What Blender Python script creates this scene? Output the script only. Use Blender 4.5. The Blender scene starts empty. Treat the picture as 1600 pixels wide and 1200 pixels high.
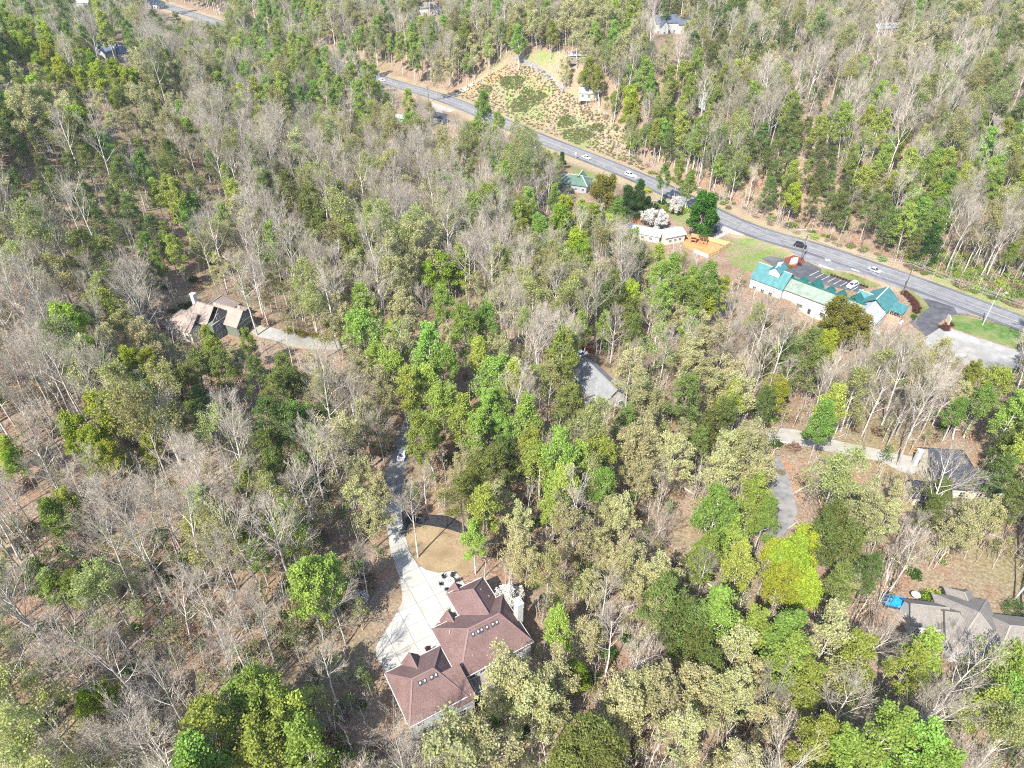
import bpy, bmesh, math, random
import numpy as np
from mathutils import Vector, Matrix

scene = bpy.context.scene
# ------------------------------------------------------------------ camera, sky, sun, exposure
CAM_H = 118.0                      # metres above the yard of the brown-roofed house
PITCH = math.atan(0.8)             # looking down by 38.7 degrees
FPX = 1120.0                       # focal length in photo pixels (photo 1600 wide)
cd_ = bpy.data.cameras.new("camera"); cam = bpy.data.objects.new("camera", cd_)
scene.collection.objects.link(cam)
cam.location = (0, 0, CAM_H); cam.rotation_euler = (math.pi/2 - PITCH, 0, 0)
cd_.sensor_width = 36.0; cd_.lens = 36.0*FPX/1600.0; cd_.clip_start = 1.0; cd_.clip_end = 9000.0
scene.camera = cam

SUN_EL = math.radians(48); SHADOW_AZ = math.radians(31)      # shadows fall away from the viewer and to the side
world = bpy.data.worlds.new("World"); scene.world = world; world.use_nodes = True
wn = world.node_tree; bg = wn.nodes["Background"]
sky = wn.nodes.new("ShaderNodeTexSky"); sky.sky_type = 'NISHITA'; sky.sun_disc = False
sky.sun_elevation = SUN_EL
sky.sun_rotation = SHADOW_AZ + math.pi
sky.air_density = 1.0; sky.dust_density = 1.0
wn.links.new(sky.outputs[0], bg.inputs[0]); bg.inputs[1].default_value = 0.15
sl = bpy.data.lights.new("sun", 'SUN'); sl.energy = 4.5; sl.angle = math.radians(0.5); sl.color = (1.0, 0.95, 0.87)
sun = bpy.data.objects.new("sun", sl); scene.collection.objects.link(sun)
_sd = Vector((math.sin(SHADOW_AZ)*math.cos(SUN_EL), math.cos(SHADOW_AZ)*math.cos(SUN_EL), -math.sin(SUN_EL)))
sun.rotation_euler = _sd.to_track_quat('-Z', 'Y').to_euler()
vs = scene.view_settings
scene.display_settings.display_device = 'sRGB'
vs.view_transform = 'Standard'; vs.look = 'None'; vs.gamma = 1.0; vs.use_curve_mapping = False
vs.exposure = 1.4
scene.render.engine = 'CYCLES'
cy = scene.cycles
cy.max_bounces = 3; cy.diffuse_bounces = 2; cy.glossy_bounces = 1; cy.transmission_bounces = 2; cy.transparent_max_bounces = 4
cy.volume_bounces = 0
cy.use_denoising = False
cy.filter_width = 1.1

random.seed(7); rng = np.random.default_rng(7)
COL = scene.collection

# ------------------------------------------------------------------ camera geometry: from a point in the photo to a point on the land
_fw = np.array([0, math.cos(PITCH), -math.sin(PITCH)]); _up = np.array([0, math.sin(PITCH), math.cos(PITCH)])
def rays(u, v):
    u = np.asarray(u, float); v = np.asarray(v, float)
    a = (u-800)/FPX; b = (600-v)/FPX
    return np.stack([a, _fw[1]+_up[1]*b, _fw[2]+_up[2]*b], -1)
def at(u, v, z):
    d = rays(u, v); t = (z-CAM_H)/d[..., 2]
    return (d[..., 0]*t, d[..., 1]*t)
def proj(x, y, z):
    qy = np.asarray(y, float); qz = np.asarray(z, float)-CAM_H
    d = qy*_fw[1]+qz*_fw[2]
    return 800+FPX*np.asarray(x)/d, 600-FPX*(qy*_up[1]+qz*_up[2])/d, d

# ------------------------------------------------------------------ the lie of the land
ctrl_px = [(800,1200,0),(0,1200,3),(1600,1200,-4),(720,1020,0),(620,900,0),(612,790,-.5),(630,700,-1.5),(645,640,-2.5),
 (100,1000,4),(300,900,3),(400,800,3),(100,700,8),(300,650,5),(330,510,3),(450,530,1),(100,500,10),(200,400,10),(100,300,20),(350,400,3),
 (60,150,27),(250,170,15),(0,220,27),(400,250,-3),(300,100,-6),(200,90,6),(250,20,-13),(0,20,-5),(150,40,-8),
 (600,400,-7),(500,500,-2),(700,500,-6),(800,400,-10),(940,590,-6),(700,300,-12),(800,300,-12),(600,230,-13),(500,150,-12),
 (1100,600,-8),(1200,680,-5),(1490,720,-4),(1220,790,-4),(1510,965,-3),(1200,1000,-3),(1000,900,-2),(1400,850,-4),(1560,600,-10),(1250,560,-12),(1050,480,-12),
 (840,90,15),(760,125,6),(920,100,16),(1000,150,14),(930,200,3),(1150,200,8),(1300,250,2),(1450,300,-6),(1580,350,-10),(1580,430,-14),(1330,360,-9),
 (600,50,-2),(750,40,6),(1000,30,4),(1200,60,12),(1400,60,16),(1550,60,20),(1400,150,10),(1550,200,4),(1250,150,8),(450,40,-4),(400,10,0)]
cp = [(*at(u, v, z), z) for u, v, z in ctrl_px]
cp += [(0,950,18),(-350,950,5),(350,950,30),(-700,700,15),(700,700,25),(-500,300,25),(500,300,5),(-300,0,6),(300,0,-2),(0,-200,0),
       (-1500,0,20),(1500,0,20),(0,1800,40),(-1500,1500,40),(1500,1500,40),(0,-1500,20),(-3500,3500,60),(3500,3500,60),(-3500,-3500,30),(3500,-3500,30),(0,3800,60)]
cp = np.array([[float(a) for a in r] for r in cp])
def _tps(r2): return np.where(r2 > 0, r2*np.log(np.maximum(r2, 1e-9))*0.5, 0.0)
_S = 100.0
_P = cp[:, :2]/_S; _n = len(cp)
_A = np.zeros((_n+3, _n+3)); _A[:_n, :_n] = _tps(((_P[:, None]-_P[None])**2).sum(-1)) + np.eye(_n)*0.02
_A[:_n, _n] = 1; _A[:_n, _n+1:] = _P; _A[_n, :_n] = 1; _A[_n+1:, :_n] = _P.T
_w = np.linalg.solve(_A, np.concatenate([cp[:, 2], np.zeros(3)]))
def smooth(a, b, x):
    t = np.clip((x-a)/(b-a), 0, 1); return t*t*(3-2*t)

# highway centreline: control points, resampled by Catmull-Rom
_road_c = [(255,95),(215,146),(168.4,196.3),(143.5,223),(118,247),(93.5,267.5),(58.8,316.2),(10,372.6),(-37.4,430.3),(-84.8,474),(-150,541),(-227,618),(-323,711),(-430,815)]
def catmull(pts, n=14):
    P = [np.array(p, float) for p in pts]; P = [2*P[0]-P[1]]+P+[2*P[-1]-P[-2]]; out = []
    for i in range(1, len(P)-2):
        for k in range(n):
            t = k/n
            out.append(.5*((2*P[i])+(-P[i-1]+P[i+1])*t+(2*P[i-1]-5*P[i]+4*P[i+1]-P[i+2])*t*t+(-P[i-1]+3*P[i]-3*P[i+1]+P[i+2])*t**3))
    out.append(P[-2]); return np.array(out)
ROAD = catmull(_road_c); ROAD_Z = -14.0
def road_dist(x, y):
    x = np.asarray(x, float); y = np.asarray(y, float); best = np.full(x.shape, 1e9)
    for a, b in zip(ROAD[:-1:2], ROAD[2::2]):
        ab = b-a; t = np.clip(((x-a[0])*ab[0]+(y-a[1])*ab[1])/(ab@ab), 0, 1)
        best = np.minimum(best, np.hypot(x-a[0]-ab[0]*t, y-a[1]-ab[1]*t))
    return best
PADS = [(-8,67,17,0.0,16),(-14,75,9,0.0,12),(115,207,26,-14.0,16),(98,216,12,-14.0,14),(140,195,16,-14.0,14),(56,254,14,-13.6,12),(76,249,11,-13.8,10),
        (-84,166,15,3.0,12),(99.5,200.5,5,-17.3,6),(107,192.5,5,-17.3,6),(27,305,10,-13.2,8),(100,118,13,-4,10),(84,75,13,-3,9),(24,152,9,-6,8)]
def z_exact(x, y):
    x = np.asarray(x, float); y = np.asarray(y, float); sh = x.shape
    X = np.stack([x.ravel(), y.ravel()], 1)/_S
    z = np.empty(len(X))
    for i in range(0, len(X), 20000):
        B = X[i:i+20000]
        z[i:i+20000] = _tps(((B[:, None]-_P[None])**2).sum(-1))@_w[:_n] + _w[_n] + B@_w[_n+1:]
    z = z.reshape(sh)
    z = z + .55*np.sin(x*.061+1.3)*np.sin(y*.053+.4) + .3*np.sin(x*.13-y*.11) + .18*np.sin(x*.31+y*.27+2)*np.sin(x*.22-y*.36)
    for px, py, r, pz, f in PADS:
        k = 1-smooth(r, r+f, np.hypot(x-px, y-py)); z = z*(1-k)+pz*k
    k = 1-smooth(11, 46, road_dist(x, y)); z = z*(1-k)+ROAD_Z*k
    return z
def _axis(lo, hi, step, far, grow=1.25):
    a = list(np.arange(lo, hi+step*.5, step)); s = step; x = hi
    while x < far: s *= grow; x += s; a.append(x)
    s = step; x = lo
    while x > -far: s *= grow; x -= s; a.insert(0, x)
    return np.array(a)
def _yaxis():
    a = list(np.arange(30, 300, 2.0))+list(np.arange(300, 760, 3.2)); s = 3.2; x = a[-1]
    while x < 4200: s *= 1.25; x += s; a.append(x)
    s = 2.0; x = 30
    while x > -4200: s *= 1.3; x -= s; a.insert(0, x)
    return np.array(a)
GX = _axis(-430, 430, 2.5, 4200); GY = _yaxis()
_mx, _my = np.meshgrid(GX, GY); GZ = z_exact(_mx, _my)
def zt(x, y):
    """height of the ground sheet (bilinear in its grid)"""
    x = np.asarray(x, float); y = np.asarray(y, float)
    i = np.clip(np.searchsorted(GX, x)-1, 0, len(GX)-2); j = np.clip(np.searchsorted(GY, y)-1, 0, len(GY)-2)
    a = (x-GX[i])/(GX[i+1]-GX[i]); b = (y-GY[j])/(GY[j+1]-GY[j])
    return GZ[j, i]*(1-a)*(1-b)+GZ[j, i+1]*a*(1-b)+GZ[j+1, i]*(1-a)*b+GZ[j+1, i+1]*a*b
def ground(u, v, lift=0.0):
    """point of the land (plus lift) seen at photo pixel u, v"""
    d = rays(u, v); sh = d.shape[:-1]; lift = np.broadcast_to(np.asarray(lift, float), sh)
    lo = np.full(sh, 40.0); hi = np.full(sh, 40.0); done = np.zeros(sh, bool)
    t = np.full(sh, 40.0)
    for k in range(420):
        nt = t*1.009
        f = CAM_H+d[..., 2]*nt-zt(d[..., 0]*nt, d[..., 1]*nt)-lift
        hit = (f < 0) & ~done
        lo = np.where(hit, t, lo); hi = np.where(hit, nt, hi); done |= hit; t = nt
        if done.all(): break
    lo = np.where(done, lo, t); hi = np.where(done, hi, t)
    for k in range(18):
        m = (lo+hi)/2; f = CAM_H+d[..., 2]*m-zt(d[..., 0]*m, d[..., 1]*m)-lift
        lo = np.where(f >= 0, m, lo); hi = np.where(f < 0, m, hi)
    return d[..., 0]*lo, d[..., 1]*lo
def G(u, v):
    x, y = ground(np.array(u, float), np.array(v, float)); return float(x), float(y)
def in_poly(px, py, poly):
    px = np.asarray(px, float); py = np.asarray(py, float); c = np.zeros(px.shape, bool); n = len(poly)
    for i in range(n):
        x1, y1 = poly[i]; x2, y2 = poly[(i+1) % n]
        if y1 == y2: continue
        k = ((y1 > py) != (y2 > py)) & (px < (x2-x1)*(py-y1)/(y2-y1)+x1)
        c ^= k
    return c

# ------------------------------------------------------------------ materials
TONE = .83      # common scale of the built surfaces' albedo
def new_mat(name):
    m = bpy.data.materials.new(name); m.use_nodes = True
    nt = m.node_tree; b = nt.nodes["Principled BSDF"]; return m, nt, b
def mat_noise(name, c1, c2, scale=1.0, rough=0.85, detail=6, bump=0.0, spec=0.2, c3=None, scale2=None, contrast=(0.35, 0.65), coord='Object', metallic=0):
    c1, c2, c3 = [None if c is None else tuple(x*TONE for x in c) for c in (c1, c2, c3)]
    m, nt, b = new_mat(name); N = nt.nodes; L = nt.links
    tc = N.new("ShaderNodeTexCoord"); no = N.new("ShaderNodeTexNoise"); no.inputs["Scale"].default_value = scale; no.inputs["Detail"].default_value = detail
    L.new(tc.outputs[coord], no.inputs["Vector"])
    cr = N.new("ShaderNodeValToRGB"); cr.color_ramp.elements[0].position = contrast[0]; cr.color_ramp.elements[1].position = contrast[1]
    cr.color_ramp.elements[0].color = (*c1, 1); cr.color_ramp.elements[1].color = (*c2, 1)
    L.new(no.outputs["Fac"], cr.inputs[0]); out = cr.outputs[0]
    if c3 is not None:
        n2 = N.new("ShaderNodeTexNoise"); n2.inputs["Scale"].default_value = scale2 or scale*.12; n2.inputs["Detail"].default_value = 4
        L.new(tc.outputs[coord], n2.inputs["Vector"])
        r2 = N.new("ShaderNodeValToRGB"); r2.color_ramp.elements[0].position = .45; r2.color_ramp.elements[1].position = .68
        L.new(n2.outputs["Fac"], r2.inputs[0])
        mx = N.new("ShaderNodeMix"); mx.data_type = 'RGBA'; L.new(r2.outputs[0], mx.inputs[0]); L.new(out, mx.inputs[6]); mx.inputs[7].default_value = (*c3, 1)
        out = mx.outputs[2]
    L.new(out, b.inputs["Base Color"]); b.inputs["Roughness"].default_value = rough; b.inputs["Specular IOR Level"].default_value = spec
    b.inputs["Metallic"].default_value = metallic
    if bump:
        bp = N.new("ShaderNodeBump"); bp.inputs["Strength"].default_value = bump; bp.inputs["Distance"].default_value = .05
        L.new(no.outputs["Fac"], bp.inputs["Height"]); L.new(bp.outputs[0], b.inputs["Normal"])
    return m
def mat_plain(name, c, rough=0.6, spec=0.3, metallic=0):
    k = 0.86
    return mat_noise(name, tuple(x*k for x in c), c, scale=1.3, rough=rough, spec=spec, metallic=metallic)
def mat_shingle(name, c, scale=1.0):
    """roof shingles: courses from a brick texture, blotchy tabs, on the object's own coordinates"""
    c = tuple(x*TONE for x in c)
    m, nt, b = new_mat(name); N = nt.nodes; L = nt.links
    tc = N.new("ShaderNodeTexCoord"); n1 = N.new("ShaderNodeTexNoise"); n1.inputs["Scale"].default_value = 5.5; n1.inputs["Detail"].default_value = 3
    n2 = N.new("ShaderNodeTexNoise"); n2.inputs["Scale"].default_value = .45; n2.inputs["Detail"].default_value = 5
    L.new(tc.outputs["Object"], n1.inputs["Vector"]); L.new(tc.outputs["Object"], n2.inputs["Vector"])
    r1 = N.new("ShaderNodeValToRGB"); r1.color_ramp.elements[0].position = .3; r1.color_ramp.elements[1].position = .7
    r1.color_ramp.elements[0].color = (*[x*.7 for x in c], 1); r1.color_ramp.elements[1].color = (*[min(1, x*1.25) for x in c], 1)
    L.new(n1.outputs["Fac"], r1.inputs[0])
    mx = N.new("ShaderNodeMix"); mx.data_type = 'RGBA'; mx.blend_type = 'MULTIPLY'; mx.inputs[0].default_value = .6
    r2 = N.new("ShaderNodeValToRGB"); r2.color_ramp.elements[0].position = .35; r2.color_ramp.elements[1].position = .65
    r2.color_ramp.elements[0].color = (.72, .7, .7, 1); r2.color_ramp.elements[1].color = (1, 1, 1, 1)
    L.new(n2.outputs["Fac"], r2.inputs[0]); L.new(r1.outputs[0], mx.inputs[6]); L.new(r2.outputs[0], mx.inputs[7])
    L.new(mx.outputs[2], b.inputs["Base Color"]); b.inputs["Roughness"].default_value = .9; b.inputs["Specular IOR Level"].default_value = .15
    return m
def mat_metal_roof(name, c):
    c = tuple(x*TONE for x in c)
    m, nt, b = new_mat(name); N = nt.nodes; L = nt.links
    tc = N.new("ShaderNodeTexCoord"); wv = N.new("ShaderNodeTexWave"); wv.inputs["Scale"].default_value = .7; wv.bands_direction = 'X'
    L.new(tc.outputs["Object"], wv.inputs["Vector"])
    no = N.new("ShaderNodeTexNoise"); no.inputs["Scale"].default_value = .7; L.new(tc.outputs["Object"], no.inputs["Vector"])
    r = N.new("ShaderNodeValToRGB"); r.color_ramp.elements[0].color = (*[x*.75 for x in c], 1); r.color_ramp.elements[1].color = (*[min(1, x*1.1) for x in c], 1)
    r.color_ramp.elements[0].position = .3; r.color_ramp.elements[1].position = .7
    L.new(no.outputs["Fac"], r.inputs[0]); L.new(r.outputs[0], b.inputs["Base Color"])
    b.inputs["Roughness"].default_value = .45; b.inputs["Specular IOR Level"].default_value = .4
    bp = N.new("ShaderNodeBump"); bp.inputs["Strength"].default_value = .25; bp.inputs["Distance"].default_value = .05
    L.new(wv.outputs["Fac"], bp.inputs["Height"]); L.new(bp.outputs[0], b.inputs["Normal"])
    return m
def mat_leaf(name, c_dark, c_light, transl=0.35, hue=0.03, val=0.35):
    m = bpy.data.materials.new(name); m.use_nodes = True; nt = m.node_tree; N = nt.nodes; L = nt.links; N.clear()
    o = N.new("ShaderNodeOutputMaterial"); at_ = N.new("ShaderNodeAttribute"); at_.attribute_name = "tint"
    oi = N.new("ShaderNodeObjectInfo")
    mx = N.new("ShaderNodeMix"); mx.data_type = 'RGBA'; mx.inputs[6].default_value = (*c_dark, 1); mx.inputs[7].default_value = (*c_light, 1)
    L.new(at_.outputs["Fac"], mx.inputs[0])
    hs = N.new("ShaderNodeHueSaturation")
    m1 = N.new("ShaderNodeMapRange"); m1.inputs[3].default_value = .5-hue; m1.inputs[4].default_value = .5+hue; L.new(oi.outputs["Random"], m1.inputs[0])
    mm = N.new("ShaderNodeMath"); mm.operation = 'MULTIPLY'; mm.inputs[1].default_value = 7.31; L.new(oi.outputs["Random"], mm.inputs[0])
    fr = N.new("ShaderNodeMath"); fr.operation = 'FRACT'; L.new(mm.outputs[0], fr.inputs[0])
    m2 = N.new("ShaderNodeMapRange"); m2.inputs[3].default_value = 1-val; m2.inputs[4].default_value = 1+val*.6; L.new(fr.outputs[0], m2.inputs[0])
    L.new(m1.outputs[0], hs.inputs["Hue"]); L.new(m2.outputs[0], hs.inputs["Value"]); L.new(mx.outputs[2], hs.inputs["Color"])
    d = N.new("ShaderNodeBsdfDiffuse"); t = N.new("ShaderNodeBsdfTranslucent"); ms = N.new("ShaderNodeMixShader"); ms.inputs[0].default_value = transl
    L.new(hs.outputs[0], d.inputs[0]); L.new(hs.outputs[0], t.inputs[0]); L.new(d.outputs[0], ms.inputs[1]); L.new(t.outputs[0], ms.inputs[2])
    L.new(ms.outputs[0], o.inputs[0]); return m
def mat_bark(name, c1, c2, val=.3):
    m = bpy.data.materials.new(name); m.use_nodes = True; nt = m.node_tree; N = nt.nodes; L = nt.links; N.clear()
    o = N.new("ShaderNodeOutputMaterial"); tc = N.new("ShaderNodeTexCoord"); no = N.new("ShaderNodeTexNoise"); no.inputs["Scale"].default_value = .9; no.inputs["Detail"].default_value = 4
    L.new(tc.outputs["Object"], no.inputs["Vector"]); oi = N.new("ShaderNodeObjectInfo")
    r = N.new("ShaderNodeValToRGB"); r.color_ramp.elements[0].position = .35; r.color_ramp.elements[1].position = .62
    r.color_ramp.elements[0].color = (*c1, 1); r.color_ramp.elements[1].color = (*c2, 1); L.new(no.outputs["Fac"], r.inputs[0])
    hs = N.new("ShaderNodeHueSaturation"); m2 = N.new("ShaderNodeMapRange"); m2.inputs[3].default_value = 1-val; m2.inputs[4].default_value = 1+val; L.new(oi.outputs["Random"], m2.inputs[0])
    L.new(m2.outputs[0], hs.inputs["Value"]); L.new(r.outputs[0], hs.inputs["Color"])
    d = N.new("ShaderNodeBsdfDiffuse"); L.new(hs.outputs[0], d.inputs[0]); L.new(d.outputs[0], o.inputs[0]); return m

M = {}
M['shingle_red'] = mat_shingle('rosy_brown_shingles', (.182, .118, .108))
M['cap_red'] = mat_plain('rosy_ridge_caps', (.235, .16, .148), .9, .1)
M['shingle_brown'] = mat_shingle('tan_brown_shingles', (.345, .275, .235))
M['shingle_grey'] = mat_shingle('grey_shingles', (.235, .215, .19))
M['shingle_dark'] = mat_shingle('charcoal_shingles', (.055, .06, .075))
M['shingle_blue'] = mat_shingle('blue_grey_shingles', (.11, .14, .19))
M['cap_grey'] = mat_plain('pale_ridge_caps', (.29, .265, .24), .9, .1)
M['teal'] = mat_metal_roof('teal_metal_roof', (.06, .195, .20))
M['sage'] = mat_metal_roof('sage_metal_roof', (.23, .285, .225))
M['dkteal'] = mat_metal_roof('dark_teal_metal_roof', (.02, .135, .12))
M['greenroof'] = mat_metal_roof('faded_green_roof', (.10, .165, .125))
M['whiteroof'] = mat_metal_roof('white_metal_roof', (.50, .53, .56))
M['white'] = mat_plain('white_siding', (.56, .56, .545), .6)
M['cream'] = mat_plain('cream_siding', (.66, .60, .48), .7)
M['trim'] = mat_plain('white_trim', (.62, .62, .60), .5)
M['sagewall'] = mat_plain('grey_green_siding', (.17, .19, .155), .7)
M['greywall'] = mat_plain('grey_siding', (.36, .37, .38), .7)
M['glass'] = mat_plain('dark_window_glass', (.03, .04, .05), .08, .6)
M['door'] = mat_plain('dark_door', (.05, .05, .055), .5)
M['wood'] = mat_noise('pine_boards', (.50, .33, .15), (.66, .47, .24), 2.5, .8)
M['deck'] = mat_noise('cedar_deck', (.34, .16, .07), (.46, .24, .12), 3, .8)
M['oldwood'] = mat_noise('weathered_wood', (.20, .17, .14), (.36, .32, .27), 3, .9)
M['brick'] = mat_noise('brick_paving', (.25, .08, .055), (.34, .13, .09), 6, .9)
M['stone'] = mat_noise('stone_veneer', (.30, .19, .12), (.5, .38, .27), 2.5, .9)
M['concrete'] = mat_noise('pale_concrete', (.29, .28, .25), (.37, .357, .32), .55, .9, c3=(.34, .31, .25), scale2=.11)
M['oldconc'] = mat_noise('weathered_concrete', (.27, .265, .25), (.38, .372, .355), .4, .9, c3=(.22, .21, .20), scale2=.09)
M['asphalt'] = mat_noise('asphalt', (.125, .125, .135), (.175, .175, .185), .8, .9, c3=(.10, .10, .11), scale2=.05)
M['lot'] = mat_noise('parking_asphalt', (.06, .062, .07), (.10, .10, .11), .6, .9, c3=(.15, .145, .14), scale2=.08)
M['lane'] = mat_noise('grey_lane_asphalt', (.17, .17, .18), (.23, .23, .24), .4, .9)
M['oldasphalt'] = mat_noise('worn_asphalt', (.16, .155, .15), (.25, .24, .235), .7, .9, c3=(.30, .28, .26), scale2=.15)
M['gravel'] = mat_noise('gravel', (.30, .275, .24), (.42, .39, .35), 2, .95)
M['paint'] = mat_noise('road_paint', (.34, .34, .33), (.5, .5, .49), 1.2, .7)
M['yellow'] = mat_noise('yellow_road_paint', (.32, .29, .2), (.42, .39, .3), 1.2, .7)
M['grass'] = mat_noise('spring_grass', (.09, .125, .03), (.17, .20, .065), .9, .95, c3=(.26, .22, .11), scale2=.14)
M['greengrass'] = mat_noise('fresh_grass', (.065, .125, .028), (.125, .195, .05), .9, .95, c3=(.2, .21, .085), scale2=.16)
M['dormant'] = mat_noise('dormant_lawn', (.27, .195, .11), (.345, .26, .155), 2.0, .95, c3=(.235, .175, .10), scale2=.22)
M['mulch'] = mat_noise('black_mulch', (.016, .016, .018), (.05, .05, .052), 3, .95)
M['redmulch'] = mat_noise('red_mulch', (.14, .035, .02), (.22, .07, .04), 3, .95)
M['clay'] = mat_noise('orange_clay', (.42, .19, .07), (.55, .29, .13), 1.2, .95)
M['straw'] = mat_noise('pine_straw', (.44, .30, .15), (.56, .42, .23), 1.2, .95)
M['carwhite'] = mat_plain('white_car_paint', (.80, .80, .80), .25, .5)
M['carblack'] = mat_plain('black_car_paint', (.02, .022, .03), .2, .5)
M['carsilver'] = mat_plain('silver_car_paint', (.48, .50, .53), .25, .6)
M['carblue'] = mat_plain('navy_car_paint', (.03, .06, .14), .2, .5)
M['tyre'] = mat_plain('tyre_rubber', (.02, .02, .02), .9, .1)
M['rim'] = mat_plain('alloy_rim', (.5, .5, .52), .35, .5)
M['lamp'] = mat_plain('lamp_glass', (.75, .75, .72), .15, .6)
M['redlamp'] = mat_plain('tail_lamp', (.35, .02, .02), .2, .5)
M['pole'] = mat_noise('utility_pole_wood', (.09, .075, .06), (.16, .135, .11), 3, .9)
M['wire'] = mat_plain('cable', (.30, .30, .30), .6)
M['steel'] = mat_plain('galvanised_steel', (.5, .51, .52), .4, .5)
M['blackmetal'] = mat_plain('black_metal', (.02, .02, .022), .5, .4)
M['blue'] = mat_noise('bright_blue_cover', (.01, .20, .62), (.04, .36, .85), 2.2, .4)
M['red'] = mat_plain('red_cover', (.20, .03, .025), .6)

# ------------------------------------------------------------------ mesh helpers
class MB:
    def __init__(s): s.v = []; s.f = []
    def quad(s, *p):
        n = len(s.v); s.v += [tuple(map(float, q)) for q in p]; s.f.append(tuple(range(n, n+len(p)))); return s
    def box(s, x0, x1, y0, y1, z0, z1):
        n = len(s.v)
        s.v += [(x0,y0,z0),(x1,y0,z0),(x1,y1,z0),(x0,y1,z0),(x0,y0,z1),(x1,y0,z1),(x1,y1,z1),(x0,y1,z1)]
        s.f += [tuple(n+i for i in q) for q in ((3,2,1,0),(4,5,6,7),(0,1,5,4),(1,2,6,5),(2,3,7,6),(3,0,4,7))]; return s
    def bar(s, a, b, w, h=None):
        a = np.array(a, float); b = np.array(b, float); d = b-a; L = np.linalg.norm(d); d /= L; h = h or w
        up = np.array([0, 0, 1.]) if abs(d[2]) < .95 else np.array([1., 0, 0])
        sx = np.cross(d, up); sx /= np.linalg.norm(sx); uy = np.cross(sx, d); n = len(s.v)
        for e in (a, b):
            for i, j in ((-1,-1),(1,-1),(1,1),(-1,1)): s.v.append(tuple(e+sx*i*w/2+uy*j*h/2))
        s.f += [tuple(n+i for i in q) for q in ((0,1,2,3),(7,6,5,4),(0,4,5,1),(1,5,6,2),(2,6,7,3),(3,7,4,0))]; return s
    def tube(s, pts, rad, k=6, cap=True):
        P = [np.array(p, float) for p in pts]; n0 = len(s.v)
        for i, p in enumerate(P):
            d = P[min(i+1, len(P)-1)]-P[max(i-1, 0)]; d /= max(np.linalg.norm(d), 1e-9)
            up = np.array([0, 0, 1.]) if abs(d[2]) < .9 else np.array([1., 0, 0])
            a = np.cross(d, up); a /= np.linalg.norm(a); b = np.cross(d, a)
            for j in range(k):
                t = 2*math.pi*j/k; s.v.append(tuple(p+(a*math.cos(t)+b*math.sin(t))*rad[i]))
        for i in range(len(P)-1):
            for j in range(k):
                s.f.append((n0+i*k+j, n0+i*k+(j+1) % k, n0+(i+1)*k+(j+1) % k, n0+(i+1)*k+j))
        if cap:
            s.f.append(tuple(n0+j for j in range(k))[::-1]); e = n0+(len(P)-1)*k; s.f.append(tuple(e+j for j in range(k)))
        return s
    def prism(s, poly, z0, z1):
        n = len(s.v); k = len(poly)
        z0s = z0 if hasattr(z0, '__len__') else [z0]*k; z1s = z1 if hasattr(z1, '__len__') else [z1]*k
        s.v += [(float(p[0]), float(p[1]), float(z)) for p, z in zip(poly, z0s)]+[(float(p[0]), float(p[1]), float(z)) for p, z in zip(poly, z1s)]
        s.f.append(tuple(range(n+k-1, n-1, -1))); s.f.append(tuple(range(n+k, n+2*k)))
        for i in range(k): j = (i+1) % k; s.f.append((n+i, n+j, n+k+j, n+k+i))
        return s
    def mesh(s, name):
        me = bpy.data.meshes.new(name); me.from_pydata(s.v, [], s.f); me.update(); return me
    def build(s, name, mat, parent=None, loc=None, rz=0.0):
        return obj(name, s.mesh(name), mat, parent, loc, rz)
def obj(name, me, mat=None, parent=None, loc=None, rz=0.0):
    o = bpy.data.objects.new(name, me)
    if mat is not None and me is not None and len(me.materials) == 0: me.materials.append(mat)
    COL.objects.link(o)
    if parent is not None: o.parent = parent
    if loc is not None: o.location = loc
    if rz: o.rotation_euler = (0, 0, rz)
    return o
def thing(name, label, cat, loc=(0, 0, 0), rz=0.0, group=None):
    o = bpy.data.objects.new(name, None); COL.objects.link(o); o.location = loc; o.rotation_euler = (0, 0, rz); o.empty_display_size = .5
    o['label'] = label; o['category'] = cat
    if group: o['group'] = group
    return o
def tag(o, label, cat, group=None):
    o['label'] = label; o['category'] = cat
    if group: o['group'] = group
    return o
def struct(o, label=None): 
    o['kind'] = 'structure'
    if label: o['label'] = label
    return o
def recalc(me):
    b = bmesh.new(); b.from_mesh(me); bmesh.ops.recalc_face_normals(b, faces=b.faces); b.to_mesh(me); b.free(); return me
def sheet(name, poly, mat, dz=.05, step=2.0, parent=None, skirt=.12):
    """a polygon draped over the land, dz above it, cut at a grid so that it follows the slope"""
    b = bmesh.new(); vs_ = [b.verts.new((x, y, 0)) for x, y in poly]
    b.faces.new(vs_)
    xs = [p[0] for p in poly]; ys = [p[1] for p in poly]
    for lo, hi, no in ((min(xs), max(xs), (1, 0, 0)), (min(ys), max(ys), (0, 1, 0))):
        c = math.ceil(lo/step)*step
        while c < hi:
            bmesh.ops.bisect_plane(b, geom=b.verts[:]+b.edges[:]+b.faces[:], plane_co=(c, c, 0), plane_no=no); c += step
    bmesh.ops.triangulate(b, faces=[f for f in b.faces if len(f.verts) > 4])
    if skirt:
        be = [e for e in b.edges if len(e.link_faces) == 1]
        r = bmesh.ops.extrude_edge_only(b, edges=be); low = {v for v in r['geom'] if isinstance(v, bmesh.types.BMVert)}
    else: low = set()
    X = np.array([v.co.x for v in b.verts]); Y = np.array([v.co.y for v in b.verts]); Z = zt(X, Y)+dz
    for v, z in zip(b.verts, Z): v.co.z = z-(skirt+dz if v in low else 0)
    bmesh.ops.recalc_face_normals(b, faces=b.faces)
    top = [f for f in b.faces if abs(f.normal.z) > .5]
    if top and top[0].normal.z < 0: bmesh.ops.reverse_faces(b, faces=b.faces)
    me = bpy.data.meshes.new(name); b.to_mesh(me); b.free()
    return obj(name, me, mat, parent)
def gp(pts): return [G(u, v) for u, v in pts]
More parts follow.
